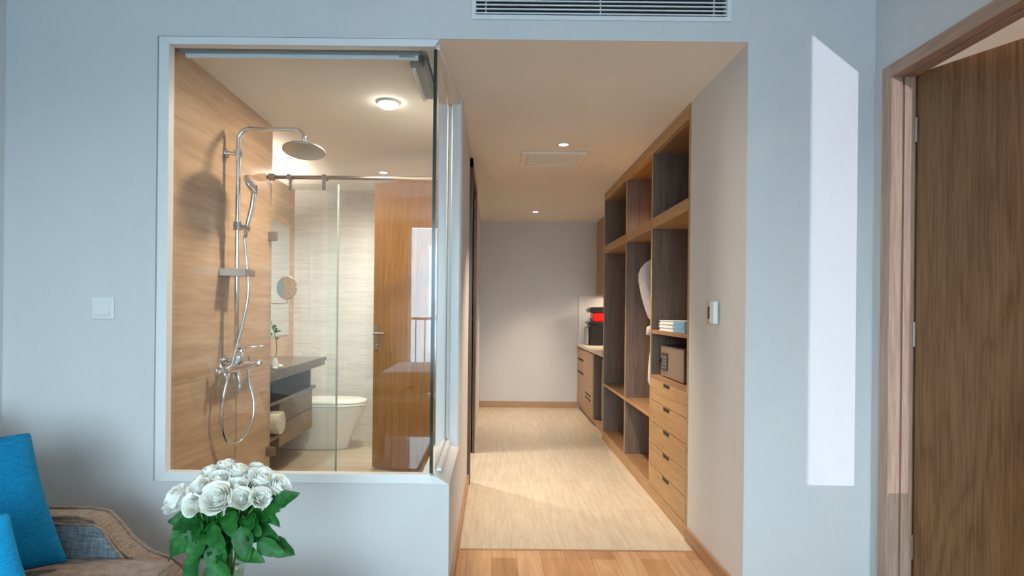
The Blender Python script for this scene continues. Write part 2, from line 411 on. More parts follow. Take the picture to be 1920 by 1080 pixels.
def thing(name, label, cat, loc, group=None):
    o = bpy.data.objects.new(name, None); o.location = loc; o.empty_display_size = 0.1; link(o)
    BASE[o.name] = Vector(loc); return tag(o, label, cat, group)
def box(x0, x1, y0, y1, z0, z1): return MB().box(x0, x1, y0, y1, z0, z1)
def struct(name, mb, mat, parent=None, **k):
    o = mb.build(name, mat, parent, **k)
    if parent is None: o['kind'] = 'structure'
    return o

# ------------------------------------------------------------------ key dimensions (metres)
FW = 2.40            # front wall face
CZ = 2.405           # hall / bathroom ceiling
RC = 2.80            # main room ceiling
XL, XR = -2.093, 1.612
LX = -0.185          # hall left wall face
HX = 1.070           # hall right wall face
BACK = 7.28          # hall end wall
YW = -3.0            # window wall behind

# ------------------------------------------------------------------ setting
m = MB(); m.box(XL-0.12, XR+0.13, YW-0.15, 2.945, -0.1, 0)
struct('floor', m, M['planks'])
struct('floor_hall', box(-0.31, 1.80, 2.945, BACK+0.1, -0.1, 0.0), M['stone'])
struct('trim_1', box(-0.165, 1.055, 2.935, 2.95, 0.0, 0.003), M['baseboard'])
struct('floor_bathroom', box(-2.06, -0.31, FW+0.12, 5.6, -0.1, 0.0), M['bath_floor'])
struct('ceiling', box(XL-0.12, XR+0.13, YW-0.15, FW, RC, RC+0.1), M['ceiling'])
struct('ceiling_hall', box(LX-0.12, 1.80, FW+0.004, BACK+0.1, CZ, CZ+0.1), M['hall_ceiling'])
struct('ceiling_bathroom', box(-2.06, LX-0.12, FW+0.12, 5.6, CZ, CZ+0.1), M['ceiling'])

m = MB()
m.box(XL-0.12, -1.447, FW, FW+0.12, 0, RC)                # left of the window
m.box(-1.447, LX, FW, FW+0.12, 0, 0.508)                  # under the window
m.box(-1.447, LX-0.12, FW, FW+0.12, CZ, RC)     # over window
m.box(LX-0.12, HX, FW, FW+0.004, CZ, 2.5055)
m.box(LX-0.12, -0.091, FW, FW+0.12, 2.5055, RC)
m.box(-0.111+0.02, 0.994-0.02, FW, FW+0.12, 2.70, RC)
m.box(0.994-0.02, HX, FW, FW+0.12, 2.5055, RC)
m.box(HX, XR+0.13, FW, FW+0.12, 0, RC)
struct('wall_front', m, M['wallpaper'])
struct('wall_left', box(XL-0.12, XL, YW, FW, 0, RC), M['wallpaper'])
m = MB()
DY0, DY1, DZ = 1.46, 2.285, 2.215        # right door clear opening
m.box(XR, XR+0.115, YW, DY0-0.03, 0, RC); m.box(XR, XR+0.115, DY1+0.03, FW, 0, RC)
m.box(XR, XR+0.115, DY0-0.03, DY1+0.03, DZ+0.03, RC)
struct('wall_right', m, M['wallpaper'])
m = MB()      # wall behind with two windows
m.box(XL-0.12, -1.2, YW-0.15, YW, 0, RC); m.box(-1.2, 0.55, YW-0.15, YW, 0, 0.30); m.box(-1.2, 0.55, YW-0.15, YW, 2.45, RC)
m.box(0.55, 0.65, YW-0.15, YW, 0, RC); m.box(0.65, 1.30, YW-0.15, YW, 0, 0.80); m.box(0.65, 1.30, YW-0.15, YW, 2.79, RC)
m.box(1.30, XR+0.13, YW-0.15, YW, 0, RC)
struct('wall_back', m, M['wallpaper'])
# hall walls
m = MB()
m.box(LX-0.12, LX, FW+0.12, 3.075, 0, 0.508)
m.box(LX-0.12, LX, 3.075, 4.10, 0, CZ)
m.box(LX-0.12, LX, 4.10, 4.92, 2.27, CZ)
m.box(LX-0.12, LX, 4.92, BACK+0.1, 0, CZ)
struct('wall_hall_left', m, M['wallpaper'])
m = MB(); m.box(HX, HX+0.10, FW+0.12, 3.092, 0, CZ); m.box(1.70, 1.80, 3.092, BACK, 0, CZ); 
struct('wall_hall_right', m, M['wallpaper'])
struct('wall_hall_end', box(LX, 1.70, BACK, BACK+0.1, 0, CZ), M['wallpaper'])
# bathroom walls
SX, SY = -1.42, 3.58
m = MB(); m.box(SX-0.1, SX, FW+0.12, SY, 0, CZ); m.box(-1.4465, SX, FW+0.036, FW+0.12, 0.51, CZ)
struct('wall_shower', m, M['trav'])
struct('wall_bathroom_left', box(-2.06, -1.96, SY, 5.6, 0, CZ), M['trav'])
struct('wall_bathroom_stub', box(-1.96, SX-0.1, SY-0.1, SY, 0, CZ), M['trav_y'])
struct('wall_bathroom_back', box(-1.96, LX-0.12, 5.5, 5.6, 0, CZ), M['white_tile'])
# baseboards
struct('baseboard_right', box(HX-0.015, HX, FW-0.012, 3.09, 0, 0.075), M['baseboard'], bevel=0.002)
struct('baseboard_left', box(LX, LX+0.015, FW-0.012, 4.03, 0, 0.075), M['baseboard'], bevel=0.002)
struct('baseboard_back', box(LX, 1.078, BACK-0.015, BACK, 0, 0.08), M['base_x'], bevel=0.002)
struct('baseboard_front', box(XL, LX+0.015, FW-0.012, FW, 0, 0.075), M['base_x'], bevel=0.002)
struct('baseboard_corner', box(HX-0.015, XR, FW-0.012, FW, 0, 0.075), M['base_x'], bevel=0.002)

# ------------------------------------------------------------------ corner window to the bathroom
win = struct('window_1', MB().box(-1.447,-1.40,FW+0.012,FW+0.034,0.508,CZ).box(-1.40,-0.25,FW+0.012,FW+0.034,2.375,CZ).box(-1.40,-0.25,FW+0.012,FW+0.034,0.508,0.54), M['frame_white'])
# front frame: raised members with a shadow gap at the top and left; open on the right corner
m = MB()
def member(pts0, pts1): m.ring_loft([pts0, pts1])
x0, x1, z0, z1 = -1.432, -0.243, 0.512, 2.396
xi, xj, zi, zj = -1.390, -0.266, 0.549, 2.366
f0, f1 = FW-0.016, FW+0.03
m.ring_loft([[(x0,f0,z1),(x1,f0,z1),(x1,f1,z1),(x0,f1,z1)], [(xi,f0+.004,zj),(xj,f0+.004,zj),(xj,f1,zj),(xi,f1,zj)]])
m.ring_loft([[(x0,f0,z0),(x1,f0,z0),(x1,f1,z0),(x0,f1,z0)], [(xi,f0+.004,zi),(xj,f0+.004,zi),(xj,f1,zi),(xi,f1,zi)]])
m.ring_loft([[(x0,f0,z0),(x0,f0,z1),(x0,f1,z1),(x0,f1,z0)], [(xi,f0+.004,zi),(xi,f0+.004,zj),(xi,f1,zj),(xi,f1,zi)]])
m.build('frame_front', M['frame_white'], win, bevel=0.002)
# side (hall) frame: sill, head and jamb of the return pane
m = MB()
m.prism([(-0.305,0.505),(-0.190,0.505),(-0.190,0.511),(-0.248,0.544),(-0.305,0.547)], 'Y', FW-0.008, 3.075)
m.build('sill', M['frame_white'], win, bevel=0.003)
m = MB()
m.prism([(-0.245,0.546),(-0.225,0.545),(-0.225,0.558),(-0.245,0.560)], 'Y', FW+0.06, 3.035)
m.build('glazing_bead', M['frame_white'], win, bevel=0.002)
m = MB()
m.ring_loft([[(-0.305,FW+0.02,2.370),(-0.262,FW+0.02,2.370),(-0.258,FW+0.02,2.366),(-0.246,FW+0.02,2.366),(-0.244,FW+0.02,CZ),(-0.305,FW+0.02,CZ)],
 [(-0.305,3.08,2.368),(-0.24,3.08,2.368),(-0.235,3.08,2.355),(-0.20,3.08,2.355),(-0.195,3.08,CZ),(-0.305,3.08,CZ)]])
m.build('head', M['hall_ceiling'], win, bevel=0.003)
m = MB(); m.box(-0.305, -0.240, 3.062, 3.085, 0.545, 2.36)
m.build('jamb', M['frame_white'], win, bevel=0.003)
m = MB(); m.box(-0.240, LX-0.004, 3.035, 3.085, 0.512, 2.365)
m.build('jamb_casing', M['frame_white'], win, bevel=0.006)
box(-1.395, -0.262, FW+0.020, FW+0.032, 0.545, 2.372).build('glass_pane', M['glass'], win)
box(-0.262, -0.250, FW+0.032, 3.065, 0.548, 2.372).build('glass_pane', M['glass'], win)
box(-0.271, -0.257, FW+0.012, FW+0.034, 0.549, 2.366).build('corner_joint', M['glass_edge'], win)

# roller blinds
t = thing('roller_blind', 'long grey blind cassette across the top of the bathroom window', 'blind', (-0.85, 2.50, 2.35))
m = MB(); m.prism([(2.47,2.368),(2.47,2.402),(2.55,2.402),(2.55,2.378),(2.535,2.368)], 'X', -1.395, -0.335)
m.build('cassette', M['grey_plastic'], t, bevel=0.003)
box(-1.372, -0.345, 2.474, 2.498, 2.350, 2.368).build('bottom_bar', M['blind_bar'], t, bevel=0.004)
box(-0.43, -0.36, 2.470, 2.4745, 2.356, 2.365).build('bracket_clip', M['grey_plastic'], t)
box(-0.345, -0.325, 2.472, 2.52, 2.335, 2.37).build('end_cap', M['black'], t, bevel=0.004)
t = thing('roller_blind', 'short grey blind cassette over the side pane next to the hall', 'blind', (-0.34, 2.78, 2.36))
m = MB(); m.prism([(-0.395,2.352),(-0.33,2.352),(-0.315,2.37),(-0.315,2.40),(-0.395,2.40)], 'Y', 2.56, 2.95)
m.build('cassette', M['grey_plastic'], t, bevel=0.003)
box(-0.385, -0.368, 2.565, 2.945, 2.338, 2.352).build('bottom_bar', M['blind_bar'], t, bevel=0.003)

# ------------------------------------------------------------------ right door with casing
FWM = M['frame_wood']
m = MB()
ox = XR-0.014
m.box(ox, XR, DY1-0.002, DY1+0.052, 0, DZ+0.052)                  # far casing leg
m.box(ox, XR, DY0-0.052, DY0+0.002, 0, DZ+0.052)
tr = struct('trim_2', m, FWM, bevel=0.003)
box(ox, XR, DY0+0.0025, DY1-0.0025, DZ-0.002, DZ+0.052).build('head_casing', M['frame_wood_y'], tr, bevel=0.003)
m = MB(); mh = MB()
def jamb_strip(xa, xb, d, mb):
    mb.box(xa, xb, DY1-d, DY1+0.03, 0, DZ+0.03-0.0); mb.box(xa, xb, DY0-0.03, DY0+d, 0, DZ+0.03)
    mh.box(xa, xb, DY0+d+0.0003, DY1-d-0.0003, DZ-d, DZ+0.03)
jamb_strip(XR-0.006, XR+0.036, 0.0, m); jamb_strip(XR+0.036, XR+0.046, -0.012, m); jamb_strip(XR+0.046, XR+0.088, 0.0, m)
jamb_strip(XR+0.088, XR+0.12, -0.022, m)
m.build('jamb_lining', FWM, tr, bevel=0.0015); mh.build('head_lining', M['frame_wood_y'], tr, bevel=0.0015)
# leaf, ajar outward into the next room
hx, hy = XR+0.099, DY1+0.004
dv = Vector((0.150, -0.300, 0)).normalized(); ang = math.atan2(dv.y, dv.x)
m = MB(); m.T = Matrix.Translation((hx, hy, 0)) @ Matrix.Rotation(ang, 4, 'Z')
m.box(0.0, 0.83, 0.0, 0.040, 0.008, DZ+0.018)
d1 = struct('door_1', m, M['door_wood'], base=(hx, hy, 0), bevel=0.002)
for z in (0.31, 1.17, 2.0):
    m = MB(); m.cyl((hx-0.008, hy-0.004, z-0.05), (hx-0.008, hy-0.004, z+0.05), 0.0055, n=12)
    m.build('hinge', M['steel'], d1)
m = MB(); m.T = Matrix.Translation((hx, hy, 0)) @ Matrix.Rotation(ang, 4, 'Z')
m.box(0.75, 0.79, -0.01, 0.0, 0.93, 1.12); m.tube([(0.77,-0.01,1.04),(0.77,-0.05,1.04),(0.66,-0.052,1.04)], 0.009)
m.build('door_handle', M['steel'], d1)
# next room behind the right door
X2 = XR+0.115
struct('floor_side_room', box(X2+0.015, 4.2, 0.0, 3.4, -0.1, 0), M['planks'])
struct('wall_side_room_right', box(4.2, 4.3, 0.0, 3.4, 0, 2.7), M['wallpaper'])
struct('wall_side_room_front', box(X2, 4.3, 3.4, 3.5, 0, 2.7), M['wallpaper'])
struct('wall_side_room_back', box(X2, 4.3, -0.1, 0.0, 0, 2.7), M['wallpaper'])
struct('ceiling_side_room', box(X2, 4.3, -0.1, 3.5, 2.7, 2.8), M['hall_ceiling'])
area('side_room_lamp', (2.9, 1.7, 2.66), (0.5, 0.5), 26, (1.0, 0.80, 0.62), shape='SQUARE')

# ------------------------------------------------------------------ bathroom door (open) and its frame
m = MB()
for (ya, yb) in ((4.03, 4.10), (4.92, 4.99)): m.box(LX-0.135, LX+0.022, ya, yb, 0, 2.34)
m.box(LX-0.135, LX+0.022, 4.03, 4.99, 2.27, 2.34)
struct('trim_3', m, M['dark_frame'], bevel=0.003)
th2 = PI - rad(28)
m = MB(); m.T = Matrix.Translation((-0.325, 4.13, 0)) @ Matrix.Rotation(th2, 4, 'Z')
m.box(0.0, 0.70, -0.02, 0.02, 0.008, 2.24)
d2 = struct('door_2', m, M['bdoor_wood'], base=(-0.325, 4.13, 0), bevel=0.002)
for sgn in (1, -1):
    m = MB(); m.T = Matrix.Translation((-0.325, 4.13, 0)) @ Matrix.Rotation(th2, 4, 'Z')
    m.box(0.645, 0.685, 0.02*sgn if sgn > 0 else -0.026, 0.026 if sgn > 0 else -0.02, 0.93, 1.13)
    m.tube([(0.665,0.02*sgn,1.06),(0.665,0.06*sgn,1.06),(0.56,0.062*sgn,1.06)], 0.009)
    m.cyl((0.665,0.02*sgn,0.97), (0.665,0.036*sgn,0.97), 0.012)
    m.build('door_handle', M['steel'], d2)

# ------------------------------------------------------------------ AC grille on the front wall
t = thing('air_vent', 'white linear air conditioning grille with dark gaps, high over the hallway opening', 'air vent', (0.44, FW, 2.487))
MB().frame('Y', FW-0.010, FW+0.02, (-0.111,0.994,2.487,2.722), (-0.094,0.977,2.506,2.704)).build('frame', M['vent'], t, bevel=0.002)
m = MB()
for k in range(11):
    z = 2.516 + k*0.0175
    m.prism([(FW-0.004,z-0.003),(FW+0.006,z-0.001),(FW+0.006,z+0.002),(FW-0.004,z+0.003)], 'X', -0.094, 0.977)
m.build('louvre_blades', M['vent'], t)
for x in (-0.05, 0.44, 0.925): box(x-0.002, x+0.002, FW+0.004, FW+0.018, 2.506, 2.704).build('support_bar', M['vent'], t)
box(-0.091, 0.974, FW+0.03, FW+0.11, 2.506, 2.699).build('duct', M['duct'], t)

# ------------------------------------------------------------------ switches
t = thing('light_switch', 'square white rocker light switch on the wall left of the bathroom window', 'light switch', (-1.663, FW, 1.242))
box(-1.7105,-1.6165,FW-0.009,FW,1.195,1.289).build('plate', M['white'], t, bevel=0.003)
m = MB(); m.prism([(FW-0.009,1.213),(FW-0.0155,1.215),(FW-0.010,1.272),(FW-0.009,1.272)], 'X', -1.694, -1.633); m.build('rocker', M['white'], t, bevel=0.001)
t = thing('thermostat', 'small thermostat with dark screen and white cover on the right hallway wall', 'thermostat', (HX, 2.745, 1.19))
box(HX-0.008,HX,2.69,2.815,1.195,1.305).build('plate', M['worktop'], t, bevel=0.002)
box(HX-0.012,HX-0.008,2.735,2.795,1.22,1.28).build('screen', M['slot'], t, bevel=0.001)
box(HX-0.030,HX-0.008,2.672,2.728,1.196,1.304).build('cover', M['white'], t, bevel=0.006)

# ------------------------------------------------------------------ ceiling lamps in the hall
def downlight(x, y, z, label, en, r=0.042, size=95, col=(1.0,0.83,0.60)):
    t = thing('downlight', label, 'ceiling light', (x,y,z), None)
    MB().lathe((x,y,z), [(r,0.0),(r+0.001,-0.004),(r*0.78,-0.005),(r*0.72,-0.001)], 28).build('ring', M['white'], t, smooth=True)
    MB().lathe((x,y,z), [(0.0005,-0.0025),(r*0.74,-0.0025)], 28).build('lens', M['spot_on'], t)
    spot('downlight_beam', (x,y,z-0.02), en, col, size, 1.0, 0.03)
    return t
HALL = (1.0, 0.81, 0.61)
downlight(0.467, 3.90, CZ, 'nearer lit round downlight in the hallway ceiling, just ahead of the hatch', 185, size=90, col=HALL)
downlight(0.467, 6.56, CZ, 'farther lit round downlight in the hallway ceiling, close to the end wall', 140, size=69, col=HALL)
t = thing('ceiling_hatch', 'square framed extractor grille in the hallway ceiling behind a downlight', 'ceiling hatch', (0.43, 4.27, CZ-0.02))
MB().frame('Z', CZ-0.018, CZ, (0.185,0.668,4.07,4.48), (0.235,0.618,4.115,4.435)).build('frame', M['hall_ceiling'], t, bevel=0.005)
m = MB()
for k in range(16): m.box(0.237, 0.616, 4.12+k*0.0195, 4.132+k*0.0195, CZ-0.012, CZ-0.004)
m.build('grille', M['ceiling'], t)
box(0.237,0.616,4.117,4.433,CZ-0.004,CZ-0.001).build('filter', M['ceiling'], t)

# ------------------------------------------------------------------ wardrobe built into the hall's right side
W0, W1, WZ = 3.092, 5.515, CZ-0.004
WX0, WX1 = 1.068, 1.68
D1_, D2_ = 3.845, 4.595
wd = thing('wardrobe', 'long open brown wood wardrobe with cubbies and drawers along the hallway', 'wardrobe', (1.37, 4.3, 0))
WD, WF, WS = M['ward_dark'], M['ward'], M['ward_shelf']
def panel(name, y0, y1, z0=0.0, z1=WZ, x0=WX0+0.004):
    p = box(x0, WX1, y0, y1, z0, z1).build(name, WD, wd)
    box(WX0, x0, y0, y1, z0, z1).build('edge_strip', WF, p)
    return p
panel('side_panel', W0+0.002, W0+0.026); panel('side_panel', W1-0.028, W1)
panel('divider', D1_-0.011, D1_+0.011, 0.0, 2.33); panel('divider', D2_-0.011, D2_+0.011, 0.0, 2.33)
box(WX1, WX1+0.015, W0, W1, 0.07, WZ).build('back_panel', WD, wd)
bays = [(W0+0.026, D1_-0.011), (D1_+0.011, D2_-0.011), (D2_+0.011, W1-0.028)]
box(WX0+0.03, WX1, W0+0.026, W1-0.028, 2.33, WZ).build('top_panel', WS, wd)
box(WX0-0.001, WX0+0.03, W0+0.026, W1-0.028, 2.325, WZ).build('fascia', WF, wd)
m = MB()
for a, b in bays: m.box(WX0-0.002, WX1, a, b, 1.815, 1.885)
m.build('long_shelf', WF, wd)
for i, (a, b) in enumerate(bays):
    if i: 
        s_ = box(WX0+0.004, WX1, a, b, 0.530, 0.552).build('shelf', WS, wd); box(WX0, WX0+0.004, a, b, 0.530, 0.552).build('edge_strip', WF, s_)
        box(WX0+0.004, WX1, a, b, 0.075, 0.095).build('bottom_shelf', WS, wd)
    box(WX0, WX0+0.02, a, b, 0.0, 0.09 if i else 0.078).build('plinth', WF, wd)
a, b = bays[0]
box(WX0+0.004, WX1, a, b, 1.105, 1.130).build('shelf', WS, wd)
box(WX0+0.004, WX1, a, b, 0.806, 0.826).build('drawer_top', WS, wd)
DH = (0.806-0.080)/5
for k in range(5):
    z0_ = 0.080 + k*DH
    d = box(WX0-0.001, WX0+0.019, a+0.003, b-0.003, z0_+0.002, z0_+DH-0.002).build('drawer', WF, wd, bevel=0.0015)
    yc = (a+b)/2
    m = MB(); m.prism([(yc-0.055, z0_+DH-0.026),(yc-0.065, z0_+DH-0.004),(yc+0.065, z0_+DH-0.004),(yc+0.055, z0_+DH-0.026)], 'X', WX0-0.0025, WX0+0.002)
    m.build('handle_cutout', M['slot'], d)
downl = thing('wardrobe_light', 'tiny lit spot lamp in the wardrobe top, middle bay', 'ceiling light', (1.20, 4.22, 2.33))
MB().lathe((1.20,4.22,2.33), [(0.0005,-0.003),(0.016,-0.003),(0.022,-0.001)], 20).build('lens', M['spot_on'], downl)
spot('wardrobe_beam', (1.20,4.22,2.31), 16, (1.0,0.74,0.45), 120)
# hanging rod
rod = thing('clothes_rail', 'chrome clothes rail inside the middle wardrobe bay', 'clothes rail', (1.38, 4.22, 1.74))
m = MB(); m.cyl((1.38,D1_+0.012,1.74),(1.38,D2_-0.012,1.74),0.011,n=14); m.build('rail', M['chrome'], rod, smooth=True)
for y in (D1_+0.014, D2_-0.014):
    MB().cyl((1.38,y-0.002,1.74),(1.38,y+0.002,1.74),0.024,n=16).build('end_socket', M['chrome'], rod)

# bathrobe on a hanger
def robe():
    t = thing('bathrobe', 'white bathrobe hanging in the middle bay of the wardrobe', 'bathrobe', (1.38, 4.42, 0.6))
    m = MB(); rings = []; n = 28
    prof = [(1.655,0.045,0.03),(1.64,0.10,0.04),(1.62,0.17,0.05),(1.57,0.205,0.06),(1.45,0.17,0.065),(1.30,0.145,0.07),(1.15,0.13,0.07),(1.0,0.155,0.075),(0.8,0.175,0.08),(0.60,0.185,0.08)]
    for z, rx, ry in prof:
        ring = []
        for k in range(n):
            a = 2*PI*k/n
            fold = 1 + 0.10*math.sin(5*a+z*3)*min(1,(1.66-z)*2.2) + 0.05*math.sin(11*a)
            ring.append((1.385+rx*math.cos(a)*(1+0.03*math.sin(9*a)), 4.42+ry*math.sin(a)*fold, z))
        rings.append(ring)
    m.ring_loft(rings); m.build('body', M['robe'], t, smooth=True, sub=1)
    m = MB()   # sleeve nearest the hall
    P = [(1.30,4.42,1.67),(1.235,4.42,1.635),(1.190,4.43,1.585),(1.182,4.43,1.50),(1.20,4.42,1.40),(1.222,4.42,1.30),(1.240,4.42,1.22),(1.250,4.42,1.185)]
    m.tube(P, [0.016,0.036,0.056,0.060,0.052,0.042,0.032,0.024], 22)
    for v in m.bm.verts: v.co.x += 0.010*math.sin(v.co.y*95+v.co.z*9); v.co.z += 0.006*math.sin(v.co.y*70)
    m.build('sleeve', M['robe'], t, smooth=True, sub=1)
    m = MB()
    P = [(1.53,4.42,1.61),(1.565,4.43,1.55),(1.585,4.43,1.44),(1.585,4.42,1.30),(1.58,4.42,1.16)]
    m.tube(P, [0.045,0.060,0.058,0.05,0.045], 14); m.build('sleeve', M['robe'], t, smooth=True, sub=1)
    m = MB(); m.tube([(1.30,4.34,1.14),(1.235,4.36,1.135),(1.205,4.37,1.12),(1.20,4.37,1.07)], [0.018,0.022,0.026,0.024], 10); m.build('belt', M['robe'], t, smooth=True)
    m = MB(); m.tube([(1.30,4.40,1.67),(1.38,4.38,1.625),(1.42,4.36,1.5),(1.40,4.35,1.3)], 0.022, 10); m.build('collar', M['robe'], t, smooth=True, sub=1)
    m = MB(); m.tube([(1.22,4.42,1.63),(1.38,4.42,1.69),(1.55,4.42,1.63)], 0.009, 10)
    m.tube([(1.38,4.42,1.69),(1.38,4.42,1.725),(1.40,4.42,1.745),(1.385,4.42,1.757),(1.368,4.42,1.748)], 0.004, 8)
    m.build('hanger', M['ward'], t, smooth=True)
robe()

# booklets + safe
for k, lab in enumerate(('bottom white and blue booklet of the stack on the wardrobe shelf', 'middle white and blue booklet of the stack on the wardrobe shelf', 'top white booklet of the stack on the wardrobe shelf')):
    z = 1.1305 + k*0.0225
    t = thing('booklet', lab, 'booklet', (1.2, 3.5, z), 'booklets stacked on the wardrobe shelf')
    dy = (0.0, 0.012, -0.004)[k]
    box(1.098, 1.30, 3.235+dy, 3.735+dy, z+0.003, z+0.019).build('pages', M['linen'], t)
    m = MB(); m.box(1.094, 1.302, 3.23+dy, 3.74+dy, z, z+0.003); m.box(1.094, 1.302, 3.23+dy, 3.74+dy, z+0.019, z+0.022)
    m.build('cover', M['white'], t)
    box(1.092, 1.0975, 3.23+dy, 3.44+dy, z+0.0, z+0.0215).build('blue_spine', plain('pale_blue_print', (0.22,0.45,0.68), 0.5), t)
t = thing('safe', 'bronze grey hotel safe with keypad above the wardrobe drawers', 'safe', (1.3, 3.53, 0.827))
box(1.125, 1.45, 3.30, 3.76, 0.827, 1.035).build('body', plain('safe_side', (0.03,0.026,0.024), 0.5), t, bevel=0.003)
dr = box(1.112, 1.125, 3.305, 3.755, 0.832, 1.030).build('door', M['safe'], t, bevel=0.002)
box(1.106, 1.112, 3.60, 3.72, 0.875, 0.985).build('keypad', M['black'], dr, bevel=0.002)
m = MB()
for i in range(3):
    for j in range(4): m.box(1.1035,1.106,3.62+i*0.03,3.638+i*0.03,0.885+j*0.022,0.899+j*0.022)
m.build('buttons', M['steel'], dr)
MB().cyl((1.112,3.745,0.935),(1.095,3.745,0.935),0.012,n=16).build('knob', M['black'], dr)

# ------------------------------------------------------------------ kitchenette
KX = 1.080
kt = thing('base_cabinet', 'low wooden kitchenette cabinet with drawers at the hallway end', 'cabinet', (1.38, 6.3, 0))
KW = M['kitchen']
box(KX+0.02, 1.69, 6.14, BACK-0.002, 0.07, 0.80).build('carcass', M['ward_dark'], kt)
box(KX+0.035, 1.69, 5.52, BACK-0.002, 0.0, 0.07).build('plinth', KW, kt)
for z0_, z1_ in ((0.665,0.785),(0.50,0.64)):
    d = box(KX, KX+0.018, 6.80, BACK-0.01, z0_, z1_).build('drawer', KW, kt, bevel=0.002)
    box(KX-0.001, KX+0.004, 6.80, BACK-0.01, z1_-0.001, z1_+0.014).build('finger_groove', M['slot'], d)
d = box(KX, KX+0.018, 6.80, BACK-0.01, 0.075, 0.475).build('door', KW, kt, bevel=0.002)
box(KX-0.001, KX+0.004, 6.80, BACK-0.01, 0.476, 0.49).build('finger_groove', M['slot'], d)
d = box(KX, KX+0.018, 6.14, 6.795, 0.075, 0.785).build('door', KW, kt, bevel=0.002)
m = MB()
for r_ in range(2):
    for c_ in range(3): m.box(KX-0.002, KX+0.003, 6.27+c_*0.13, 6.36+c_*0.13, 0.24+r_*0.05, 0.262+r_*0.05)
m.build('vent_slots', M['slot'], d)
fr = thing('minibar_fridge', 'grey minibar fridge in the gap under the kitchenette worktop', 'fridge', (1.4, 5.83, 0.07))
box(1.20,1.66,5.56,6.10,0.075,0.74).build('body', M['black'], fr, bevel=0.004)
box(1.165,1.198,5.58,6.08,0.085,0.735).build('door', M['grey_plastic'], fr, bevel=0.004)
o = box(KX-0.012, 1.695, 5.518, BACK-0.001, 0.80, 0.84).build('worktop', M['worktop'], base=(1.38,6.4,0.80), bevel=0.003); tag(o, 'cream stone worktop on the kitchenette cabinet', 'worktop')
o = box(1.09, 1.69, BACK-0.012, BACK-0.0005, 0.841, 1.45).build('splashback', M['splash'], base=(1.4,BACK,0.841)); tag(o, 'glossy white splashback panel behind the coffee machine', 'splashback')
uc = thing('wall_cabinet', 'brown upper cabinet hung at the far end of the hallway', 'cabinet', (1.5, 6.4, 1.455))
box(1.335,1.69,5.52,BACK-0.002,1.455,CZ-0.003).build('carcass', KW, uc)
for ya in (5.525, 6.11, 6.695): box(1.315,1.333,ya,ya+0.58,1.457,CZ-0.005).build('door', KW, uc, bevel=0.002)
ul = thing('cabinet_fill_light', 'added slim fill strip under the far upper cabinet', 'light strip', (1.5,6.6,1.44))  # added fill for the dim hall end
box(1.44,1.50,6.2,7.0,1.442,1.4545).build('housing', M['white'], ul, bevel=0.002)
box(1.45,1.49,6.22,6.98,1.4395,1.4415).build('diffuser', M['spot_on'], ul)
area('cabinet_fill_area', (1.47,6.6,1.435), (0.04,0.75), 6, (1.0,0.84,0.66))
cm = thing('coffee_machine', 'black coffee machine with a bright red band on the worktop', 'coffee machine', (1.26, 6.88, 0.84))
box(1.15,1.42,6.76,7.0,0.84,1.10).build('body', M['black'], cm, bevel=0.012)
box(1.13,1.42,6.75,7.01,1.098,1.125).build('tray', M['black'], cm, bevel=0.006)
box(1.185,1.42,6.77,6.99,1.125,1.235).build('red_band', M['red'], cm, bevel=0.012)
m = MB(); m.prism([(1.155,1.235),(1.14,1.255),(1.14,1.275),(1.17,1.30),(1.42,1.305),(1.42,1.235)], 'Y', 6.76, 7.0)
m.build('lid', M['black'], cm, bevel=0.006)
box(1.108,1.148,6.80,6.96,0.845,1.06).build('water_tank', M['steel'], cm, bevel=0.008)
MB().cyl((1.165,6.88,1.125),(1.165,6.88,1.17),0.016,n=14).build('spout', M['steel'], cm)

# ------------------------------------------------------------------ shower
CH = M['chrome']
sh = thing('shower_column', 'chrome shower column with round overhead rose, mixer and looping hose', 'shower', (SX, 3.02, 0.54))
RX, RY = SX+0.066, 2.96
m = MB(); pts = [(RX,RY,0.93),(RX,RY,1.4),(RX,RY,2.13)]
for k in range(1,7):
    a = k/6*PI/2; pts.append((RX+0.06-0.06*math.cos(a), RY, 2.13+0.06*math.sin(a)))
pts += [(RX+0.295,RY,2.19)]
for k in range(1,7):
    a = k/6*PI/2; pts.append((RX+0.295+0.05*math.sin(a), RY, 2.14+0.05*math.cos(a)))
pts += [(RX+0.345,RY,2.115)]
m.tube(pts, 0.0125, 14); m.build('riser_pipe', CH, sh, smooth=True)
m = MB(); m.T = Matrix.Translation((RX+0.345,RY,2.078)) @ Matrix.Rotation(rad(-9),4,'X'); m.lathe((0,0,0), [(0.001,0.046),(0.016,0.045),(0.018,0.022),(0.03,0.014),(0.10,0.008),(0.109,0.003),(0.109,-0.004),(0.104,-0.007),(0.001,-0.007)], 40)
m.build('rain_head', M['bronze2'], sh, smooth=True)
for z in (2.06, 0.975):
    m = MB(); m.cyl((SX,RY,z),(RX,RY,z),0.012,n=14); m.cyl((RX,RY,z-0.016),(RX,RY,z+0.016),0.019,n=16); m.cyl((SX,RY,z),(SX+0.008,RY,z),0.026,n=18)
    m.build('wall_bracket', CH, sh, smooth=False, bevel=0.001)
m = MB(); m.cyl((RX,RY,1.655),(RX,RY,1.70),0.022,n=16); m.tube([(RX,RY,1.678),(RX+0.03,RY-0.005,1.672),(RX+0.062,RY-0.01,1.66)], 0.014, 12)
m.build('slider', CH, sh, bevel=0.001)
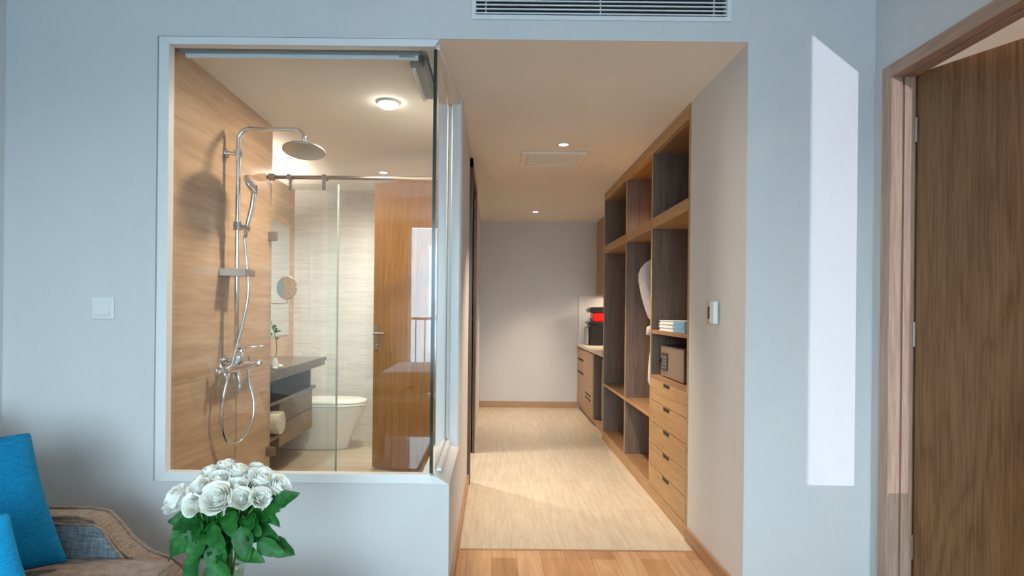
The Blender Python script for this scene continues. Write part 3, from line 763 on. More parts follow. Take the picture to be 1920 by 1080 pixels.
# hand shower
m = MB(); H0 = Vector((RX+0.045,RY-0.01,1.62)); 
m.tube([H0, H0+Vector((0.012,0,0.07)), H0+Vector((0.035,0,0.16)), H0+Vector((0.042,0,0.22)), H0+Vector((0.036,0,0.26))], [0.010,0.012,0.014,0.014,0.016], 12)
m.build('hand_shower', CH, sh, smooth=True)
m = MB(); m.T = Matrix.Translation(H0+Vector((0.026,0,0.275))) @ Matrix.Rotation(rad(62), 4, 'Y') @ Matrix.Rotation(rad(20),4,'Z')
m.lathe((0,0,0), [(0.001,-0.018),(0.03,-0.016),(0.052,-0.006),(0.056,0.004),(0.054,0.010),(0.048,0.013),(0.001,0.013)], 30)
m.build('spray_face', CH, sh, smooth=True)
# soap tray
m = MB(); m.box(SX+0.002,SX+0.135,RY-0.06,RY+0.06,1.415,1.422); m.frame('Z',1.422,1.452,(SX+0.002,SX+0.135,RY-0.06,RY+0.06),(SX+0.006,SX+0.131,RY-0.056,RY+0.056))
m.build('soap_tray', M['steel'], sh)
# mixer
MXZ = 0.935; MX = RX
m = MB(); m.tube([(MX,2.840,MXZ),(MX,2.865,MXZ),(MX,2.940,MXZ),(MX,3.110,MXZ),(MX,3.130,MXZ)], [0.019,0.024,0.024,0.022,0.015], 18)
m.cyl((MX,3.130,MXZ),(MX,3.210,MXZ),0.014,n=14); m.cyl((MX,3.210,MXZ),(MX,3.240,MXZ),0.021,n=16)
for y in (2.900,3.050): m.cyl((SX,y,MXZ-0.01),(MX,y,MXZ-0.01),0.016,n=14); m.cyl((SX,y,MXZ-0.01),(SX+0.01,y,MXZ-0.01),0.032,n=20)
m.cyl((MX,3.110,MXZ+0.02),(MX,3.110,MXZ+0.05),0.009,n=12)
m.build('mixer_body', CH, sh, smooth=False, bevel=0.001)
m = MB(); m.cyl((MX,2.808,MXZ),(MX,2.840,MXZ),0.014,n=14)
for k in range(4):
    a = k*PI/2+0.5; m.cyl((MX,2.815,MXZ),(MX+0.042*math.cos(a),2.812,MXZ+0.042*math.sin(a)),0.0075,0.009,n=10)
m.build('cross_handle', CH, sh, smooth=True)
m = MB(); m.cyl((MX+0.01,2.970,MXZ+0.01),(MX+0.01,2.970,MXZ+0.095),0.024,n=20); m.tube([(MX+0.01,2.970,MXZ+0.095),(MX+0.05,2.970,MXZ+0.108),(MX+0.14,2.970,MXZ+0.112)], [0.008,0.006,0.004], 10)
m.build('lever', CH, sh, smooth=True)
m = MB(); m.tube([(MX,2.970,MXZ-0.02),(MX+0.01,2.970,MXZ-0.05),(MX+0.015,2.970,MXZ-0.10),(MX+0.0,2.970,MXZ-0.13)], [0.016,0.015,0.013,0.012], 12)
m.build('bath_spout', CH, sh, smooth=True)
# hose (Catmull-Rom through control points)
def crom(P, n=10):
    P = [Vector(p) for p in P]; P = [P[0]*2-P[1]] + P + [P[-1]*2-P[-2]]; out = []
    for i in range(1, len(P)-2):
        for k in range(n):
            t = k/n; a,b,c,d = P[i-1],P[i],P[i+1],P[i+2]
            out.append(0.5*((2*b)+(c-a)*t+(2*a-5*b+4*c-d)*t*t+(3*b-a-3*c+d)*t**3))
    out.append(P[-2]); return out
hp = [(MX,3.110,MXZ-0.02),(MX+0.005,3.110,MXZ-0.10),(MX+0.03,3.110,MXZ-0.20),(MX+0.03,3.090,MXZ-0.31),(MX+0.0,3.020,MXZ-0.40),(MX-0.02,2.920,MXZ-0.385),(MX-0.02,2.850,MXZ-0.27),(MX-0.005,2.840,MXZ-0.12),(MX+0.02,2.890,MXZ+0.06),(MX+0.045,2.940,MXZ+0.25),(MX+0.06,2.960,MXZ+0.40),(MX+0.05,2.960,MXZ+0.56),(RX+0.04,RY-0.01,1.62)]
m = MB(); m.tube(crom(hp), 0.0085, 10); m.build('hose', CH, sh, smooth=True)

# glass shower screen
GY = 3.53
sc_ = thing('shower_screen', 'frameless glass shower screen with sliding door under a chrome rail', 'shower screen', (-0.9, GY, 0))
m = MB(); m.cyl((SX+0.001,GY-0.025,2.065),(-0.307,GY-0.025,2.065),0.0125,n=16); m.build('rail', M['bronze'], sc_, smooth=True)
for x in (SX+0.03, -0.325):
    MB().cyl((x-0.02,GY-0.025,2.065),(x+0.02,GY-0.025,2.065),0.022,n=18).build('rail_socket', M['bronze'], sc_)
box(SX+0.004,-0.985,GY,GY+0.008,0.012,2.03).build('fixed_pane', M['sglass'], sc_)
box(-1.035,-0.312,GY-0.048,GY-0.040,0.015,2.03).build('sliding_pane', M['sglass'], sc_)
box(-0.991,-0.981,GY-0.001,GY+0.009,0.012,2.03).build('edge_seal', M['seal'], sc_)
for x in (-1.285,-1.065):
    m = MB(); m.cyl((x,GY-0.04,2.065),(x,GY+0.005,2.065),0.018,n=20); m.box(x-0.009,x+0.009,GY-0.044 if x>-1.2 else GY-0.006,GY-0.030 if x>-1.2 else GY+0.01,1.985,2.06)
    m.build('roller', M['bronze'], sc_)
for z in (1.70,0.35):
    box(SX+0.002,SX+0.052,GY-0.008,GY+0.016,z-0.028,z+0.028).build('wall_clamp', M['bronze'], sc_, bevel=0.002)

# bathroom ceiling lamp
t = thing('ceiling_light', 'bright round flush lamp on the bathroom ceiling over the shower', 'ceiling light', (-0.604,3.14,CZ))
MB().lathe((-0.604,3.14,CZ), [(0.062,0),(0.064,-0.008),(0.056,-0.012)], 32).build('ring', M['white'], t, smooth=True)
MB().lathe((-0.604,3.14,CZ), [(0.056,-0.011),(0.052,-0.022),(0.035,-0.032),(0.0005,-0.036)], 32).build('diffuser', M['lamp_on'], t, smooth=True)
area('bathroom_lamp', (-0.604,3.14,CZ-0.042), (0.10,0.10), 20, (1.0,0.84,0.64), shape='DISK')
for (x, y) in ((-0.95,4.75),(-1.62,4.35)):  # the lamp above the vanity is added to lift a dim area
    t = thing('ceiling_light', 'small recessed lamp in the bathroom ceiling past the shower screen' if x > -1 else 'added small fill lamp in the bathroom ceiling above the vanity', 'ceiling light', (x,y,CZ))
    MB().lathe((x,y,CZ), [(0.045,0.0),(0.046,-0.004),(0.035,-0.005),(0.033,-0.001)], 28).build('ring', M['white'], t, smooth=True)
    MB().lathe((x,y,CZ), [(0.0005,-0.0025),(0.034,-0.0025)], 28).build('lens', M['spot_on'], t)
    spot('bathroom_beam', (x,y,CZ-0.02), 85 if x > -1 else 45, (1.0,0.92,0.82), 165, 1.0, 0.04)

# ------------------------------------------------------------------ vanity
vn = thing('vanity', 'floating brown vanity unit with open shelf and drawers behind the shower glass', 'vanity', (-1.75, 4.3, 0.23))
VW = M['vanity']
m = MB(); m.box(-1.96,-1.45,3.66,4.88,0.805,0.835); m.box(-1.96,-1.463,3.66,4.88,0.765,0.805)
m.build('countertop', M['counter_dark'], vn, bevel=0.002)
box(-1.96,-1.54,3.66,4.88,0.565,0.590).build('shelf', M['counter_dark'], vn, bevel=0.002)
box(-1.96,-1.90,3.66,4.88,0.59,0.765).build('back_board', VW, vn)
box(-1.96,-1.58,4.84,4.87,0.59,0.765).build('end_panel', VW, vn)
box(-1.96,-1.585,4.12,4.87,0.225,0.565).build('carcass', VW, vn)
for z0_, z1_ in ((0.40,0.56),(0.228,0.394)):
    box(-1.585,-1.567,4.123,4.867,z0_,z1_).build('drawer', VW, vn, bevel=0.002)
m = MB(); m.box(-1.96,-1.50,3.66,4.12,0.345,0.365); m.box(-1.96,-1.94,3.66,4.12,0.365,0.565); m.build('towel_shelf', VW, vn)
MB().cyl((-1.478,3.7,0.79),(-1.478,4.86,0.79),0.009,n=12).build('towel_bar', CH, vn, smooth=True)
# rolled towel with spiral end
def spiral_roll(name, label, c, r, x0, x1):
    t = thing(name, label, 'towel', (c[0], c[1], c[2]-r))
    m = MB(); prof = []
    N = 90; turns = 4.2
    pts = []
    for k in range(N+1):
        u = k/N; a = u*turns*2*PI; rr = r*(0.14+0.86*u); pts.append((c[1]+rr*math.cos(a), c[2]+rr*math.sin(a)))
    rings = [[(x, p[0], p[1]) for p in pts] for x in (x0, (x0+x1)/2, x1)]
    m.ring_loft(rings, cap=False, closed=False)
    m.build('roll', M['towel'], t, smooth=True, solid=r*0.17)
spiral_roll('rolled_towel', 'cream rolled towel on the low shelf of the vanity', (-1.55,3.93,0.447), 0.076, -1.86, -1.478)
ml = thing('mirror_fill_lamp', 'added slim fill lamp above the bathroom mirror', 'wall lamp', (-1.93,4.3,2.10))  # added out of view to brighten the far bathroom ceiling
box(-1.96,-1.925,3.80,4.80,2.085,2.115).build('housing', M['bronze2'], ml, bevel=0.003)
box(-1.955,-1.93,3.82,4.78,2.1155,2.119).build('diffuser', M['spot_on'], ml)
area('mirror_fill_light', (-1.90,4.3,2.125), (0.03,0.95), 24, (1.0,0.90,0.76), rot=(0,rad(155),0))
# counter decor
t = thing('vase_plant', 'slim twig with small leaves in a vase on the vanity counter', 'plant', (-1.50,3.85,0.835))
MB().lathe((-1.50,3.85,0.835), [(0.001,0),(0.022,0),(0.028,0.03),(0.018,0.06),(0.011,0.075),(0.013,0.08)], 20).build('vase', M['ceramic'], t, smooth=True)
m = MB(); m.tube(crom([(-1.50,3.85,0.86),(-1.485,3.85,0.98),(-1.50,3.85,1.07),(-1.535,3.85,1.18)],6), [0.003]*19, 6)
m.build('twig', M['stem'], t)
m = MB(); random.seed(5)
for (x,y,z) in ((-1.50,3.85,1.08),(-1.485,3.86,1.09),(-1.515,3.84,1.06),(-1.53,3.85,1.165),(-1.49,3.84,1.04),(-1.52,3.86,1.12),(-1.50,3.83,1.105)):
    for s in (-1,1):
        d = Vector((random.uniform(-1,1),random.uniform(-.5,.5),random.uniform(0,.8))).normalized()*0.03; q = Vector((d.z,0,-d.x))*0.35; p = Vector((x,y,z))
        m.face([p, p+d*0.5+q, p+d, p+d*0.5-q])
m.build('leaves', M['leaf'], t, solid=0.001)
for k, (x,y,r,lab) in enumerate(((-1.475,3.80,0.020,'nearest pale pebble beside the twig vase on the vanity'),(-1.482,3.90,0.024,'larger pale pebble behind the twig vase on the vanity'),(-1.535,3.79,0.018,'small pale pebble left of the twig vase on the vanity'))):
    m = MB(); m.lathe((x,y,0.8355), [(0.001,0.0),(r*0.7,0.002),(r,r*0.5),(r*0.7,r),(0.001,r*1.1)], 16); o = m.build('pebble', M['ceramic'], base=(x,y,0.8355), smooth=True); tag(o, lab, 'pebble', 'pebbles on the vanity')
# makeup mirror on an arm
t = thing('makeup_mirror', 'round chrome makeup mirror on a wall arm above the vanity', 'mirror', (-1.60,4.30,1.30))
cmx, cmy, cmz = -1.585, 4.30, 1.405
m = MB(); m.T = Matrix.Translation((cmx,cmy,cmz)) @ Matrix.Rotation(rad(-15),4,'Z') @ Matrix.Rotation(rad(90),4,'X')
m.lathe((0,0,0), [(0.001,-0.010),(0.078,-0.010),(0.088,-0.006),(0.090,0.004),(0.085,0.010),(0.080,0.008)], 40); m.build('rim', CH, t, smooth=True)
m = MB(); m.T = Matrix.Translation((cmx,cmy,cmz)) @ Matrix.Rotation(rad(-15),4,'Z') @ Matrix.Rotation(rad(90),4,'X')
m.lathe((0,0,0), [(0.0005,0.0075),(0.081,0.0075)], 40); m.build('mirror_face', M['mirror'], t)
m = MB(); m.tube([(cmx,cmy,cmz-0.09),(cmx,cmy,cmz-0.12),(-1.75,cmy,cmz-0.12),(-1.955,cmy,cmz-0.12)], 0.006, 10); m.build('arm', CH, t, smooth=True)
MB().cyl((-1.935,cmy,cmz-0.12),(-1.958,cmy,cmz-0.12),0.03,n=20).build('wall_plate', CH, t)
o = box(-1.96,-1.952,3.75,5.35,1.00,2.02).build('wall_mirror', M['mirror'], base=(-1.96,4.5,1.0)); tag(o, 'wide frameless mirror on the bathroom wall above the vanity', 'mirror')

# ------------------------------------------------------------------ toilet
t = thing('toilet', 'white one-piece toilet with closed lid beside the ribbed tile wall', 'toilet', (-1.5,5.10,0))
TY = 5.10
def tr(x0, x1, hw, z, n=32, p=2.6):
    r_ = []
    for k in range(n):
        a = 2*PI*k/n; ca, sa = math.cos(a), math.sin(a)
        cx = (x0+x1)/2; hx_ = (x1-x0)/2
        e = 2/2.4 if ca > 0 else 2/5.0
        r_.append((cx+hx_*math.copysign(abs(ca)**e, ca), TY+hw*math.copysign(abs(sa)**(2/2.6), sa), z))
    return r_
m = MB(); m.ring_loft([tr(-1.93,-1.30,0.125,0.0),tr(-1.93,-1.30,0.125,0.02),tr(-1.93,-1.27,0.13,0.12),tr(-1.93,-1.21,0.155,0.25),tr(-1.93,-1.165,0.178,0.34),tr(-1.93,-1.155,0.182,0.385)])
m.build('bowl', M['ceramic'], t, smooth=True, bevel=0.004)
m = MB(); m.ring_loft([tr(-1.72,-1.148,0.186,0.388),tr(-1.72,-1.145,0.188,0.392),tr(-1.72,-1.145,0.188,0.402),tr(-1.72,-1.15,0.184,0.406)]); m.build('seat', M['ceramic'], t, smooth=True)
m = MB(); m.ring_loft([tr(-1.72,-1.148,0.184,0.410),tr(-1.72,-1.145,0.186,0.416),tr(-1.72,-1.15,0.182,0.432),tr(-1.71,-1.18,0.16,0.440),tr(-1.70,-1.22,0.13,0.443)]); m.build('lid', M['ceramic'], t, smooth=True)
box(-1.955,-1.745,TY-0.18,TY+0.18,0.38,0.74).build('tank', M['ceramic'], t, bevel=0.02, seg=4)
box(-1.958,-1.74,TY-0.185,TY+0.185,0.742,0.77).build('tank_lid', M['ceramic'], t, bevel=0.008)

# ------------------------------------------------------------------ armchair (lower left)
ch = thing('armchair', 'brown tweed armchair with grey denim arm panels against the left wall', 'armchair', (-1.5, 1.55, 0))
BR, GR = M['chair_brown'], M['chair_grey']
def soft_box(x0,x1,y0,y1,z0,z1, bow=0.02, n=6):
    m = MB(); 
    def P(u,v,w_):
        x = x0+(x1-x0)*u; y = y0+(y1-y0)*v; z = z0+(z1-z0)*w_
        bz = bow*(1-(2*u-1)**2)*(1-(2*v-1)**2)
        z += bz*(2*w_-1)
        bx = bow*0.6*(1-(2*v-1)**2)*(1-(2*w_-1)**2); x += bx*(2*u-1)
        by = bow*0.6*(1-(2*u-1)**2)*(1-(2*w_-1)**2); y += by*(2*v-1)
        return (x,y,z)
    g = {}
    def V(i,j,k):
        if (i,j,k) not in g: g[(i,j,k)] = m._v(P(i/n,j/n,k/n))
        return g[(i,j,k)]
    for a in range(n):
        for b in range(n):
            for k in (0,n):
                m.bm.faces.new((V(a,b,k),V(a+1,b,k),V(a+1,b+1,k),V(a,b+1,k)))
                m.bm.faces.new((V(a,k,b),V(a+1,k,b),V(a+1,k,b+1),V(a,k,b+1)))
                m.bm.faces.new((V(k,a,b),V(k,a+1,b),V(k,a+1,b+1),V(k,a,b+1)))
    return m
ap = [(-1.92,0.12),(-1.92,0.56),(-1.72,0.535),(-1.50,0.537),(-1.40,0.537),(-1.345,0.528),(-1.31,0.495),(-1.26,0.435),(-1.20,0.390),(-1.13,0.365),(-1.085,0.34),(-1.06,0.28),(-1.06,0.12)]
for (y0,y1,yin,s) in ((1.885,1.995,1.885,-1),(1.06,1.17,1.17,1)):
    a_ = MB().prism(ap,'Y',y0,y1).build('arm', BR, ch, bevel=0.022, seg=4, smooth=True)
    ip = [(-1.80,0.35),(-1.80,0.525),(-1.50,0.522),(-1.33,0.518),(-1.302,0.505),(-1.275,0.46),(-1.225,0.40),(-1.20,0.35)]
    MB().prism(ip,'Y',yin-0.003,yin+0.003).build('inner_panel', GR, a_, bevel=0.001)
    m = MB(); m.tube([(p[0],yin+s*0.004,p[1]) for p in ip[1:]], 0.005, 8); m.build('panel_piping', BR, a_, smooth=True)
    for yy in (y0+0.012, y1-0.012):
        m = MB(); m.tube([(p[0]-0.0,yy,p[1]+0.002) for p in ap[1:]], 0.006, 8); m.build('arm_piping', BR, a_, smooth=True)
box(-1.90,-1.08,1.16,1.895,0.12,0.27).build('base', BR, ch, bevel=0.02, seg=3, smooth=True)
sc = soft_box(-1.74,-1.045,1.195,1.87,0.272,0.415,0.014).build('seat_cushion', BR, ch, sub=1, bevel=0.02, seg=3, smooth=True)
m = MB(); m.tube([(-1.74,1.862,0.408),(-1.06,1.862,0.408),(-1.052,1.85,0.408),(-1.052,1.21,0.408),(-1.06,1.20,0.408),(-1.74,1.20,0.408)], 0.0065, 8); m.build('piping', BR, sc, smooth=True)
m = MB(); m.prism([(-1.99,0.12),(-2.05,0.86),(-1.90,0.88),(-1.755,0.42),(-1.745,0.12)],'Y',1.08,1.97); m.build('backrest', BR, ch, bevel=0.03, seg=4, smooth=True)
for x in (-1.13,-1.88):
    for y in (1.09,1.98): MB().cyl((x,y,0.0),(x,y,0.125),0.014,0.022,n=14).build('leg', M['table_wood'], ch)

def pillow(name, label, mat, corner_a, corner_b, up, thick, n=14, group=None):
    # corner_a/b: bottom corners; up: vector along the height
    A, B, U = Vector(corner_a), Vector(corner_b), Vector(up)
    W = B-A; N = W.cross(U).normalized()
    t = thing(name, label, 'cushion', tuple((A+B)/2), group)
    m = MB(); g = {}
    for s in (1,-1):
        for i in range(n+1):
            for j in range(n+1):
                u, v = i/n, j/n
                du, dv_ = 2*u-1, 2*v-1
                e = (1-du**4)*(1-dv_**4)
                h = thick*0.5*(max(0,(1-du*du))*max(0,(1-dv_*dv_)))**0.42
                pin = 0.045
                uu = 0.5+0.5*du*(1-pin*(1-dv_*dv_)); vv = 0.5+0.5*dv_*(1-pin*(1-du*du))
                wr = 0.004*noise.noise(Vector((u*6,v*6,s*3.1)))*e
                p = A + W*uu + U*vv + N*(s*h+wr)
                g[(s,i,j)] = (m._v(p) if (s == 1 or (0<i<n and 0<j<n)) else g[(1,i,j)])
    for s in (1,-1):
        for i in range(n):
            for j in range(n):
                q = [g[(s,i,j)],g[(s,i+1,j)],g[(s,i+1,j+1)],g[(s,i,j+1)]]
                m.bm.faces.new(q if s == 1 else q[::-1])
    m.build('cover', mat, t, smooth=True, sub=1)
    return t
pillow('cushion', 'large deep blue velvet cushion leaning upright in the armchair', M['blue'], (-1.335,1.80,0.425), (-1.66,1.45,0.43), (-0.16,0.035,0.425), 0.15)
pillow('cushion', 'lighter blue cushion at the bottom left edge in front of the deep blue one', M['blue2'], (-1.105,1.42,0.43), (-1.40,1.19,0.43), (-0.12,0.02,0.30), 0.11)

# ------------------------------------------------------------------ coffee table, vase and roses
tb = thing('coffee_table', 'low table with a glossy pale glass top that carries the rose vase', 'table', (-0.8,1.26,0))
box(-1.02,-0.43,0.86,1.66,0.335,0.350).build('tabletop', M['table_top'], tb, bevel=0.002)
MB().frame('Z',0.30,0.334,(-1.02,-0.43,0.86,1.66),(-0.99,-0.46,0.89,1.63)).build('apron', M['table_wood'], tb, bevel=0.002)
for x in (-1.0,-0.45):
    for y in (0.88,1.64): box(x-0.018,x+0.018,y-0.018,y+0.018,0.0,0.30).build('leg', M['table_wood'], tb, bevel=0.002)
VX, VY = -0.682, 1.44
vs = thing('flower_vase', 'clear glass vase on the coffee table holding the white roses', 'vase', (VX,VY,0.3505))
MB().lathe((VX,VY,0.3505), [(0.001,0.0),(0.043,0.0),(0.045,0.01),(0.042,0.15),(0.052,0.275),(0.0495,0.275),(0.0395,0.15),(0.041,0.016),(0.001,0.014)], 40).build('glass_body', M['vglass'], vs, smooth=True)
MB().lathe((VX,VY,0.3505), [(0.001,0.017),(0.0385,0.018),(0.037,0.15),(0.044,0.23),(0.001,0.23)], 36).build('water', M['water'], vs, smooth=True)

def bloom_mesh(seed, R):
    random.seed(seed); m = MB()
    # tight centre
    def petal(a0, rr, h0, h1, wid, curl, n=6, tilt=0.0):
        rows = []
        for i in range(n+1):
            v = i/n; row = []
            rad_ = rr*(0.30+0.70*math.sin(min(1,v*1.15)*PI/2)) + curl*max(0,v-0.72)**2*R*7
            z = h0+(h1-h0)*v - curl*max(0,v-0.80)*R*0.9
            ww = wid*(math.sin(PI*(0.14+0.80*v*0.86))**0.6)
            for j in range(n+1):
                s = (j/n*2-1); a = a0+s*ww
                rim = -0.12*R*abs(s)**2.5*v
                r2 = rad_*(1+0.05*s*s) + tilt*s*R*0.06
                wv = 0.02*R*math.sin(5*s+a0*3)*v
                row.append((math.cos(a)*(r2+wv), math.sin(a)*(r2+wv), z+rim))
            rows.append(row)
        V = [[m._v(p) for p in r] for r in rows]
        for i in range(n):
            for j in range(n): m.bm.faces.new((V[i][j],V[i][j+1],V[i+1][j+1],V[i+1][j]))
    k = 0
    for (cnt, rr, h1, wid, curl) in ((2,0.16,0.78,1.5,0.0),(3,0.30,0.80,1.15,0.03),(4,0.46,0.80,0.95,0.06),(5,0.62,0.76,0.85,0.10),(5,0.78,0.68,0.80,0.18),(6,0.90,0.50,0.72,0.35)):
        for c_ in range(cnt):
            petal(c_*2*PI/cnt + k*0.9 + random.uniform(-.2,.2), R*rr*random.uniform(0.93,1.05), -0.75*R, R*h1*random.uniform(0.9,1.08), wid, curl*random.uniform(0.6,1.3), tilt=random.uniform(-1,1))
        k += 1
    m.lathe((0,0,0), [(0.001,0.70*R),(0.07*R,0.66*R),(0.15*R,0.5*R),(0.22*R,0.2*R),(0.2*R,-0.4*R),(0.001,-0.5*R)], 12)
    m.lathe((0,0,0), [(0.001,-0.72*R),(0.2*R,-0.66*R),(0.40*R,-0.5*R),(0.3*R,-0.3*R),(0.1*R,0.1*R)], 12)
    return m
def leaf_mb(m, p, d, L, Wd, nrm):
    d = Vector(d).normalized(); nr = Vector(nrm); s = d.cross(nr).normalized(); nr = s.cross(d).normalized()
    n = 8; rows = []
    for i in range(n+1):
        v = i/n; w_ = Wd*(math.sin(PI*min(1,v**0.8))**0.75)*(1-0.25*v) if 0 < v < 1 else 0.0006
        bend = -0.18*L*v*v; c_ = Vector(p)+d*L*v+nr*bend
        row = []
        for q in (-1,-0.5,0,0.5,1):
            row.append(c_+s*w_*q+nr*(abs(q)*w_*0.28 + 0.003*math.sin(i*2.1+q*3)))
        rows.append(row)
    V = [[m._v(q) for q in r] for r in rows]
    for i in range(n):
        for j in range(4): m.bm.faces.new((V[i][j],V[i][j+1],V[i+1][j+1],V[i+1][j]))

# bloom centre (x, y, z), radius, facing tilt, label
roses = [
 ((-0.795,1.42,0.765),0.034,(-0.6,-0.5,0.5),'big white rose at the far left of the bouquet'),
 ((-0.770,1.50,0.815),0.024,(-0.4,-0.1,0.9),'white rose just above and behind the far left bloom'),
 ((-0.735,1.46,0.862),0.021,(-0.25,-0.1,1),'small white rose at the upper left rim of the bouquet'),
 ((-0.728,1.40,0.822),0.026,(-0.2,-0.6,0.7),'white rose below the upper left bloom'),
 ((-0.722,1.36,0.778),0.025,(-0.2,-0.9,0.3),'half open white rose low in front, left of centre'),
 ((-0.705,1.49,0.872),0.024,(-0.1,-0.1,1),'white rose at the top of the bouquet, left of the middle'),
 ((-0.662,1.46,0.868),0.023,(0.1,-0.1,1),'white rose at the top middle of the bouquet'),
 ((-0.666,1.37,0.798),0.036,(0.0,-0.8,0.6),'largest white rose at the front middle'),
 ((-0.625,1.47,0.850),0.020,(0.2,-0.1,1),'small creamy rose between the top middle and the top right'),
 ((-0.612,1.38,0.795),0.026,(0.2,-0.8,0.5),'white rose right of the largest front bloom'),
 ((-0.590,1.45,0.838),0.030,(0.3,-0.3,0.9),'tall white rose at the upper right of the bouquet'),
 ((-0.545,1.44,0.815),0.028,(0.7,-0.3,0.6),'white rose at the far right of the bouquet'),
 ((-0.790,1.45,0.733),0.024,(-0.8,-0.3,0.2),'drooping white rose at the lower left of the bouquet'),
 ((-0.640,1.53,0.840),0.024,(0.0,0.5,1),'white rose at the back of the bouquet'),
 ((-0.690,1.39,0.765),0.022,(-0.1,-0.9,0.1),'small rose tucked under the largest front bloom'),
 ((-0.755,1.42,0.795),0.024,(-0.3,-0.5,0.8),'white rose between the far left bloom and the one above it'),
 ((-0.695,1.43,0.845),0.025,(0.0,-0.4,0.9),'white rose above the largest front bloom'),
 ((-0.640,1.41,0.825),0.024,(0.1,-0.5,0.8),'white rose between the front middle and the top middle blooms'),
 ((-0.570,1.39,0.795),0.024,(0.5,-0.6,0.5),'white rose under the tall upper right bloom'),
]
def px_leaf(): pass
random.seed(11)
big_leaves = {  # rose index: list of (start, direction, length, half width, normal)
 11: [((-0.560,1.42,0.752),(0.80,-0.1,0.42),0.078,0.024,(0.1,-0.85,0.5)), ((-0.60,1.42,0.70),(0.6,-0.2,-0.25),0.075,0.026,(0,-1,0.2))],
 10: [((-0.58,1.39,0.675),(0.75,-0.1,-0.35),0.075,0.024,(0,-1,0.3)), ((-0.575,1.43,0.665),(0.85,0.0,-0.55),0.085,0.031,(-0.1,-1,0.15))],
 9: [((-0.61,1.37,0.72),(0.25,-0.3,-0.8),0.085,0.028,(0.2,-1,0)), ((-0.63,1.38,0.66),(0.9,-0.3,-0.2),0.085,0.022,(0,-0.8,0.5))],
 7: [((-0.67,1.37,0.68),(0.15,-0.35,-0.9),0.080,0.030,(0.1,-1,0.1)), ((-0.68,1.36,0.64),(0.62,-0.3,-0.75),0.095,0.034,(0.1,-1,0.15)), ((-0.70,1.37,0.70),(-0.3,-0.3,-0.7),0.075,0.028,(-0.2,-1,0.1))],
 4: [((-0.715,1.37,0.655),(-0.25,-0.25,-0.95),0.098,0.026,(-0.3,-1,0)), ((-0.73,1.38,0.69),(-0.6,-0.2,-0.45),0.07,0.024,(-0.2,-1,0.2))],
 0: [((-0.765,1.41,0.690),(-0.55,-0.1,-0.75),0.088,0.021,(-0.5,-0.8,0.2)), ((-0.755,1.42,0.715),(-0.5,-0.3,0.05),0.055,0.022,(0,-1,0.3)), ((-0.76,1.42,0.67),(0.1,-0.3,-0.6),0.045,0.016,(0,-1,0.1))],
 12: [((-0.765,1.43,0.70),(-0.35,-0.4,-0.3),0.06,0.022,(-0.2,-1,0.2))],
 3: [((-0.715,1.40,0.74),(-0.2,-0.5,-0.6),0.07,0.026,(0.1,-1,0.2))],
 6: [((-0.655,1.40,0.745),(0.3,-0.5,-0.4),0.075,0.026,(0,-1,0.3))],
 14: [((-0.69,1.37,0.715),(0.5,-0.4,-0.3),0.075,0.027,(0,-1,0.2))],
 8: [((-0.62,1.40,0.735),(0.15,-0.3,-0.6),0.075,0.024,(0.1,-1,0.1))],
}
blooms = {}
for i, (c, R, face, lab) in enumerate(roses):
    bx_, by_ = VX+random.uniform(-0.026,0.026), VY+random.uniform(-0.026,0.026)
    t = thing('rose', lab, 'rose', (bx_, by_, 0.375), 'white roses in the glass vase')
    cv = Vector((c[0]*0.97-0.02, c[1], 0.76+(c[2]-0.76)*0.60)); fv = Vector(face).normalized()
    rot = fv.to_track_quat('Z','Y').to_matrix().to_4x4()
    m = bloom_mesh(i, R*1.04)
    bmesh.ops.transform(m.bm, matrix=Matrix.Translation(cv) @ rot, verts=m.bm.verts)
    m.build('bloom', M['petal'], t, smooth=True)
    neck = Vector((VX + (bx_-VX)*0.5 + (cv.x-VX)*0.18, VY + (cv.y-VY)*0.2, 0.63))
    sp_ = crom([(bx_,by_,0.378), neck, (neck+cv)/2+Vector((0,0,0.01)), cv-fv*R*0.6], 6)
    m = MB(); m.tube(sp_, 0.0024, 7); m.build('stem', M['stem'], t, smooth=True)
    for (p, d, L, Wd, nrm) in big_leaves.get(i, []):
        m = MB(); leaf_mb(m, p, d, L, Wd, nrm)
        q = min(sp_, key=lambda s_: (s_-Vector(p)).length)
        m.tube([q, (Vector(q)+Vector(p))/2+Vector((0,0,0.004)), Vector(p)+Vector(d).normalized()*0.01], 0.0012, 5)
        m.build('leaf', M['leaf'], t, smooth=True)
    for k in range(4):
        f = random.uniform(0.45,0.88); q = sp_[int(f*(len(sp_)-1))]
        out = Vector((q.x-VX+random.uniform(-.05,.05), random.uniform(-0.12,0.03), 0)).normalized()
        d = out+Vector((0,0,random.uniform(-0.9,0.1)))
        m = MB(); leaf_mb(m, q+Vector((out.x*0.008,out.y*0.008,0)), d, random.uniform(0.05,0.075), random.uniform(0.017,0.024), Vector((random.uniform(-.4,.4),-1,random.uniform(0,.5))))
        m.build('leaf', M['leaf'], t, smooth=True)

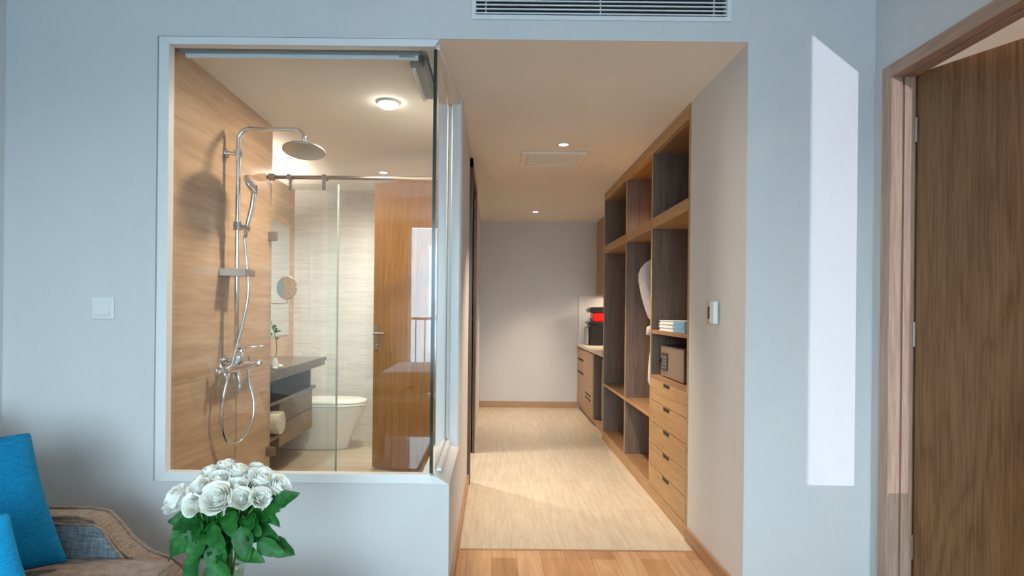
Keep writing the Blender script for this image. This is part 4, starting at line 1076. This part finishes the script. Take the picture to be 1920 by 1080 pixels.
# ------------------------------------------------------------------ the room behind: windows, bed, curtain, balcony
MB().frame('Y', YW-0.10, YW-0.05, (-1.2,0.55,0.30,2.45), (-1.17,0.52,0.35,2.40)).build('window_2', M['frame_white'])['kind'] = 'structure'
m = MB(); m.frame('Y', YW-0.10, YW-0.05, (0.65,1.30,0.80,2.79), (0.66,1.29,0.806,2.785)); m.box(0.968,1.036,YW-0.10,YW-0.05,0.80,2.79)
struct('window_3', m, M['frame_white'])
cu = thing('curtain', 'beige curtain drawn beside the balcony window', 'curtain', (-1.45,-2.85,0.02))
m = MB(); n = 60; rings = []
for z, wdt in ((0.02,0.50),(0.9,0.36),(1.3,0.34),(2.0,0.52),(2.74,0.60)):
    r_ = []
    for k in range(n+1):
        u = k/n; r_.append((-1.75+wdt*u+ (0.0), -2.88+0.035*math.sin(u*PI*14), z))
    rings.append(r_)
m.ring_loft(rings, cap=False, closed=False); m.build('cloth', M['curtain'], cu, smooth=True, solid=0.003, sub=1)
bd = thing('bed', 'bed with white linen in front of the balcony window', 'bed', (-0.35,-2.0,0))
box(-1.30,0.60,-2.75,-1.45,0.06,0.30).build('bed_base', M['ward'], bd, bevel=0.01)
soft_box(-1.28,0.58,-2.73,-1.47,0.30,0.55,0.03).build('mattress', M['linen'], bd, sub=1, bevel=0.03, smooth=True)
soft_box(0.05,0.50,-2.45,-1.80,0.56,0.68,0.04).build('pillow', M['linen'], bd, sub=1, bevel=0.03, smooth=True)
for x in (-1.2,0.5):
    for y in (-2.65,-1.55): box(x-0.03,x+0.03,y-0.03,y+0.03,0,0.06).build('leg', M['table_wood'], bd)
struct('floor_balcony', box(-3.5,3.0,-4.6,YW-0.15,-0.2,-0.02), M['deck'])
rl = thing('balcony_railing', 'dark metal balcony railing beyond the window', 'railing', (0,-4.5,-0.02))
m = MB(); m.box(-3.4,-0.4,-4.52,-4.48,1.08,1.12); m.box(-3.4,-0.4,-4.51,-4.49,0.08,0.11); m.build('handrail', M['rail'], rl)
m = MB()
for k in range(21): m.box(-3.4+k*0.15-0.008,-3.4+k*0.15+0.008,-4.508,-4.492,-0.02,1.09)
m.build('balusters', M['rail'], rl)
aw = thing('sun_flap', 'added slanted grey flap outside the narrow window, trimming the sun patch', 'sun_flap', (1.0,-3.2,2.4))  # added unseen flap; gives the sun patch its slanted top edge
m = MB(); m.prism([(0.676,2.795),(1.33,2.28),(1.33,2.84),(0.676,2.84)],'Y',-3.19,-3.17); m.build('canvas', M['sun_flap'], aw)
o = box(-8.0,-4.27,-51,-49,-40,9).build('sun_block', M['sun_block'], base=(-5,-50,-40)); tag(o, 'added plain block far outside, keeping direct sun off most of the room', 'sun blocker')  # added unseen block; limits direct sun to the patch on the front wall
bpy.data.objects['sun_block'].data.transform(Matrix.Identity(4))
m = MB(); rr = []
for k in range(60):
    a = -PI+ k/59*PI; x = 600*math.cos(a); y = 600*math.sin(a)
    h = 26+10*math.sin(k*0.35)+6*math.sin(k*0.9)-abs(k-29)*0.4
    hh = h if k < 26 or k > 34 else min(h, 14)
    rr.append([(x,y,-60),(x,y,hh),(x*1.3,y*1.3,hh*0.7),(x*1.3,y*1.3,-60)])
m.ring_loft(rr); struct('hills', m, M['hill'])
struct('ground', box(-700,700,-700,-5,-61,-60), M['hill'])
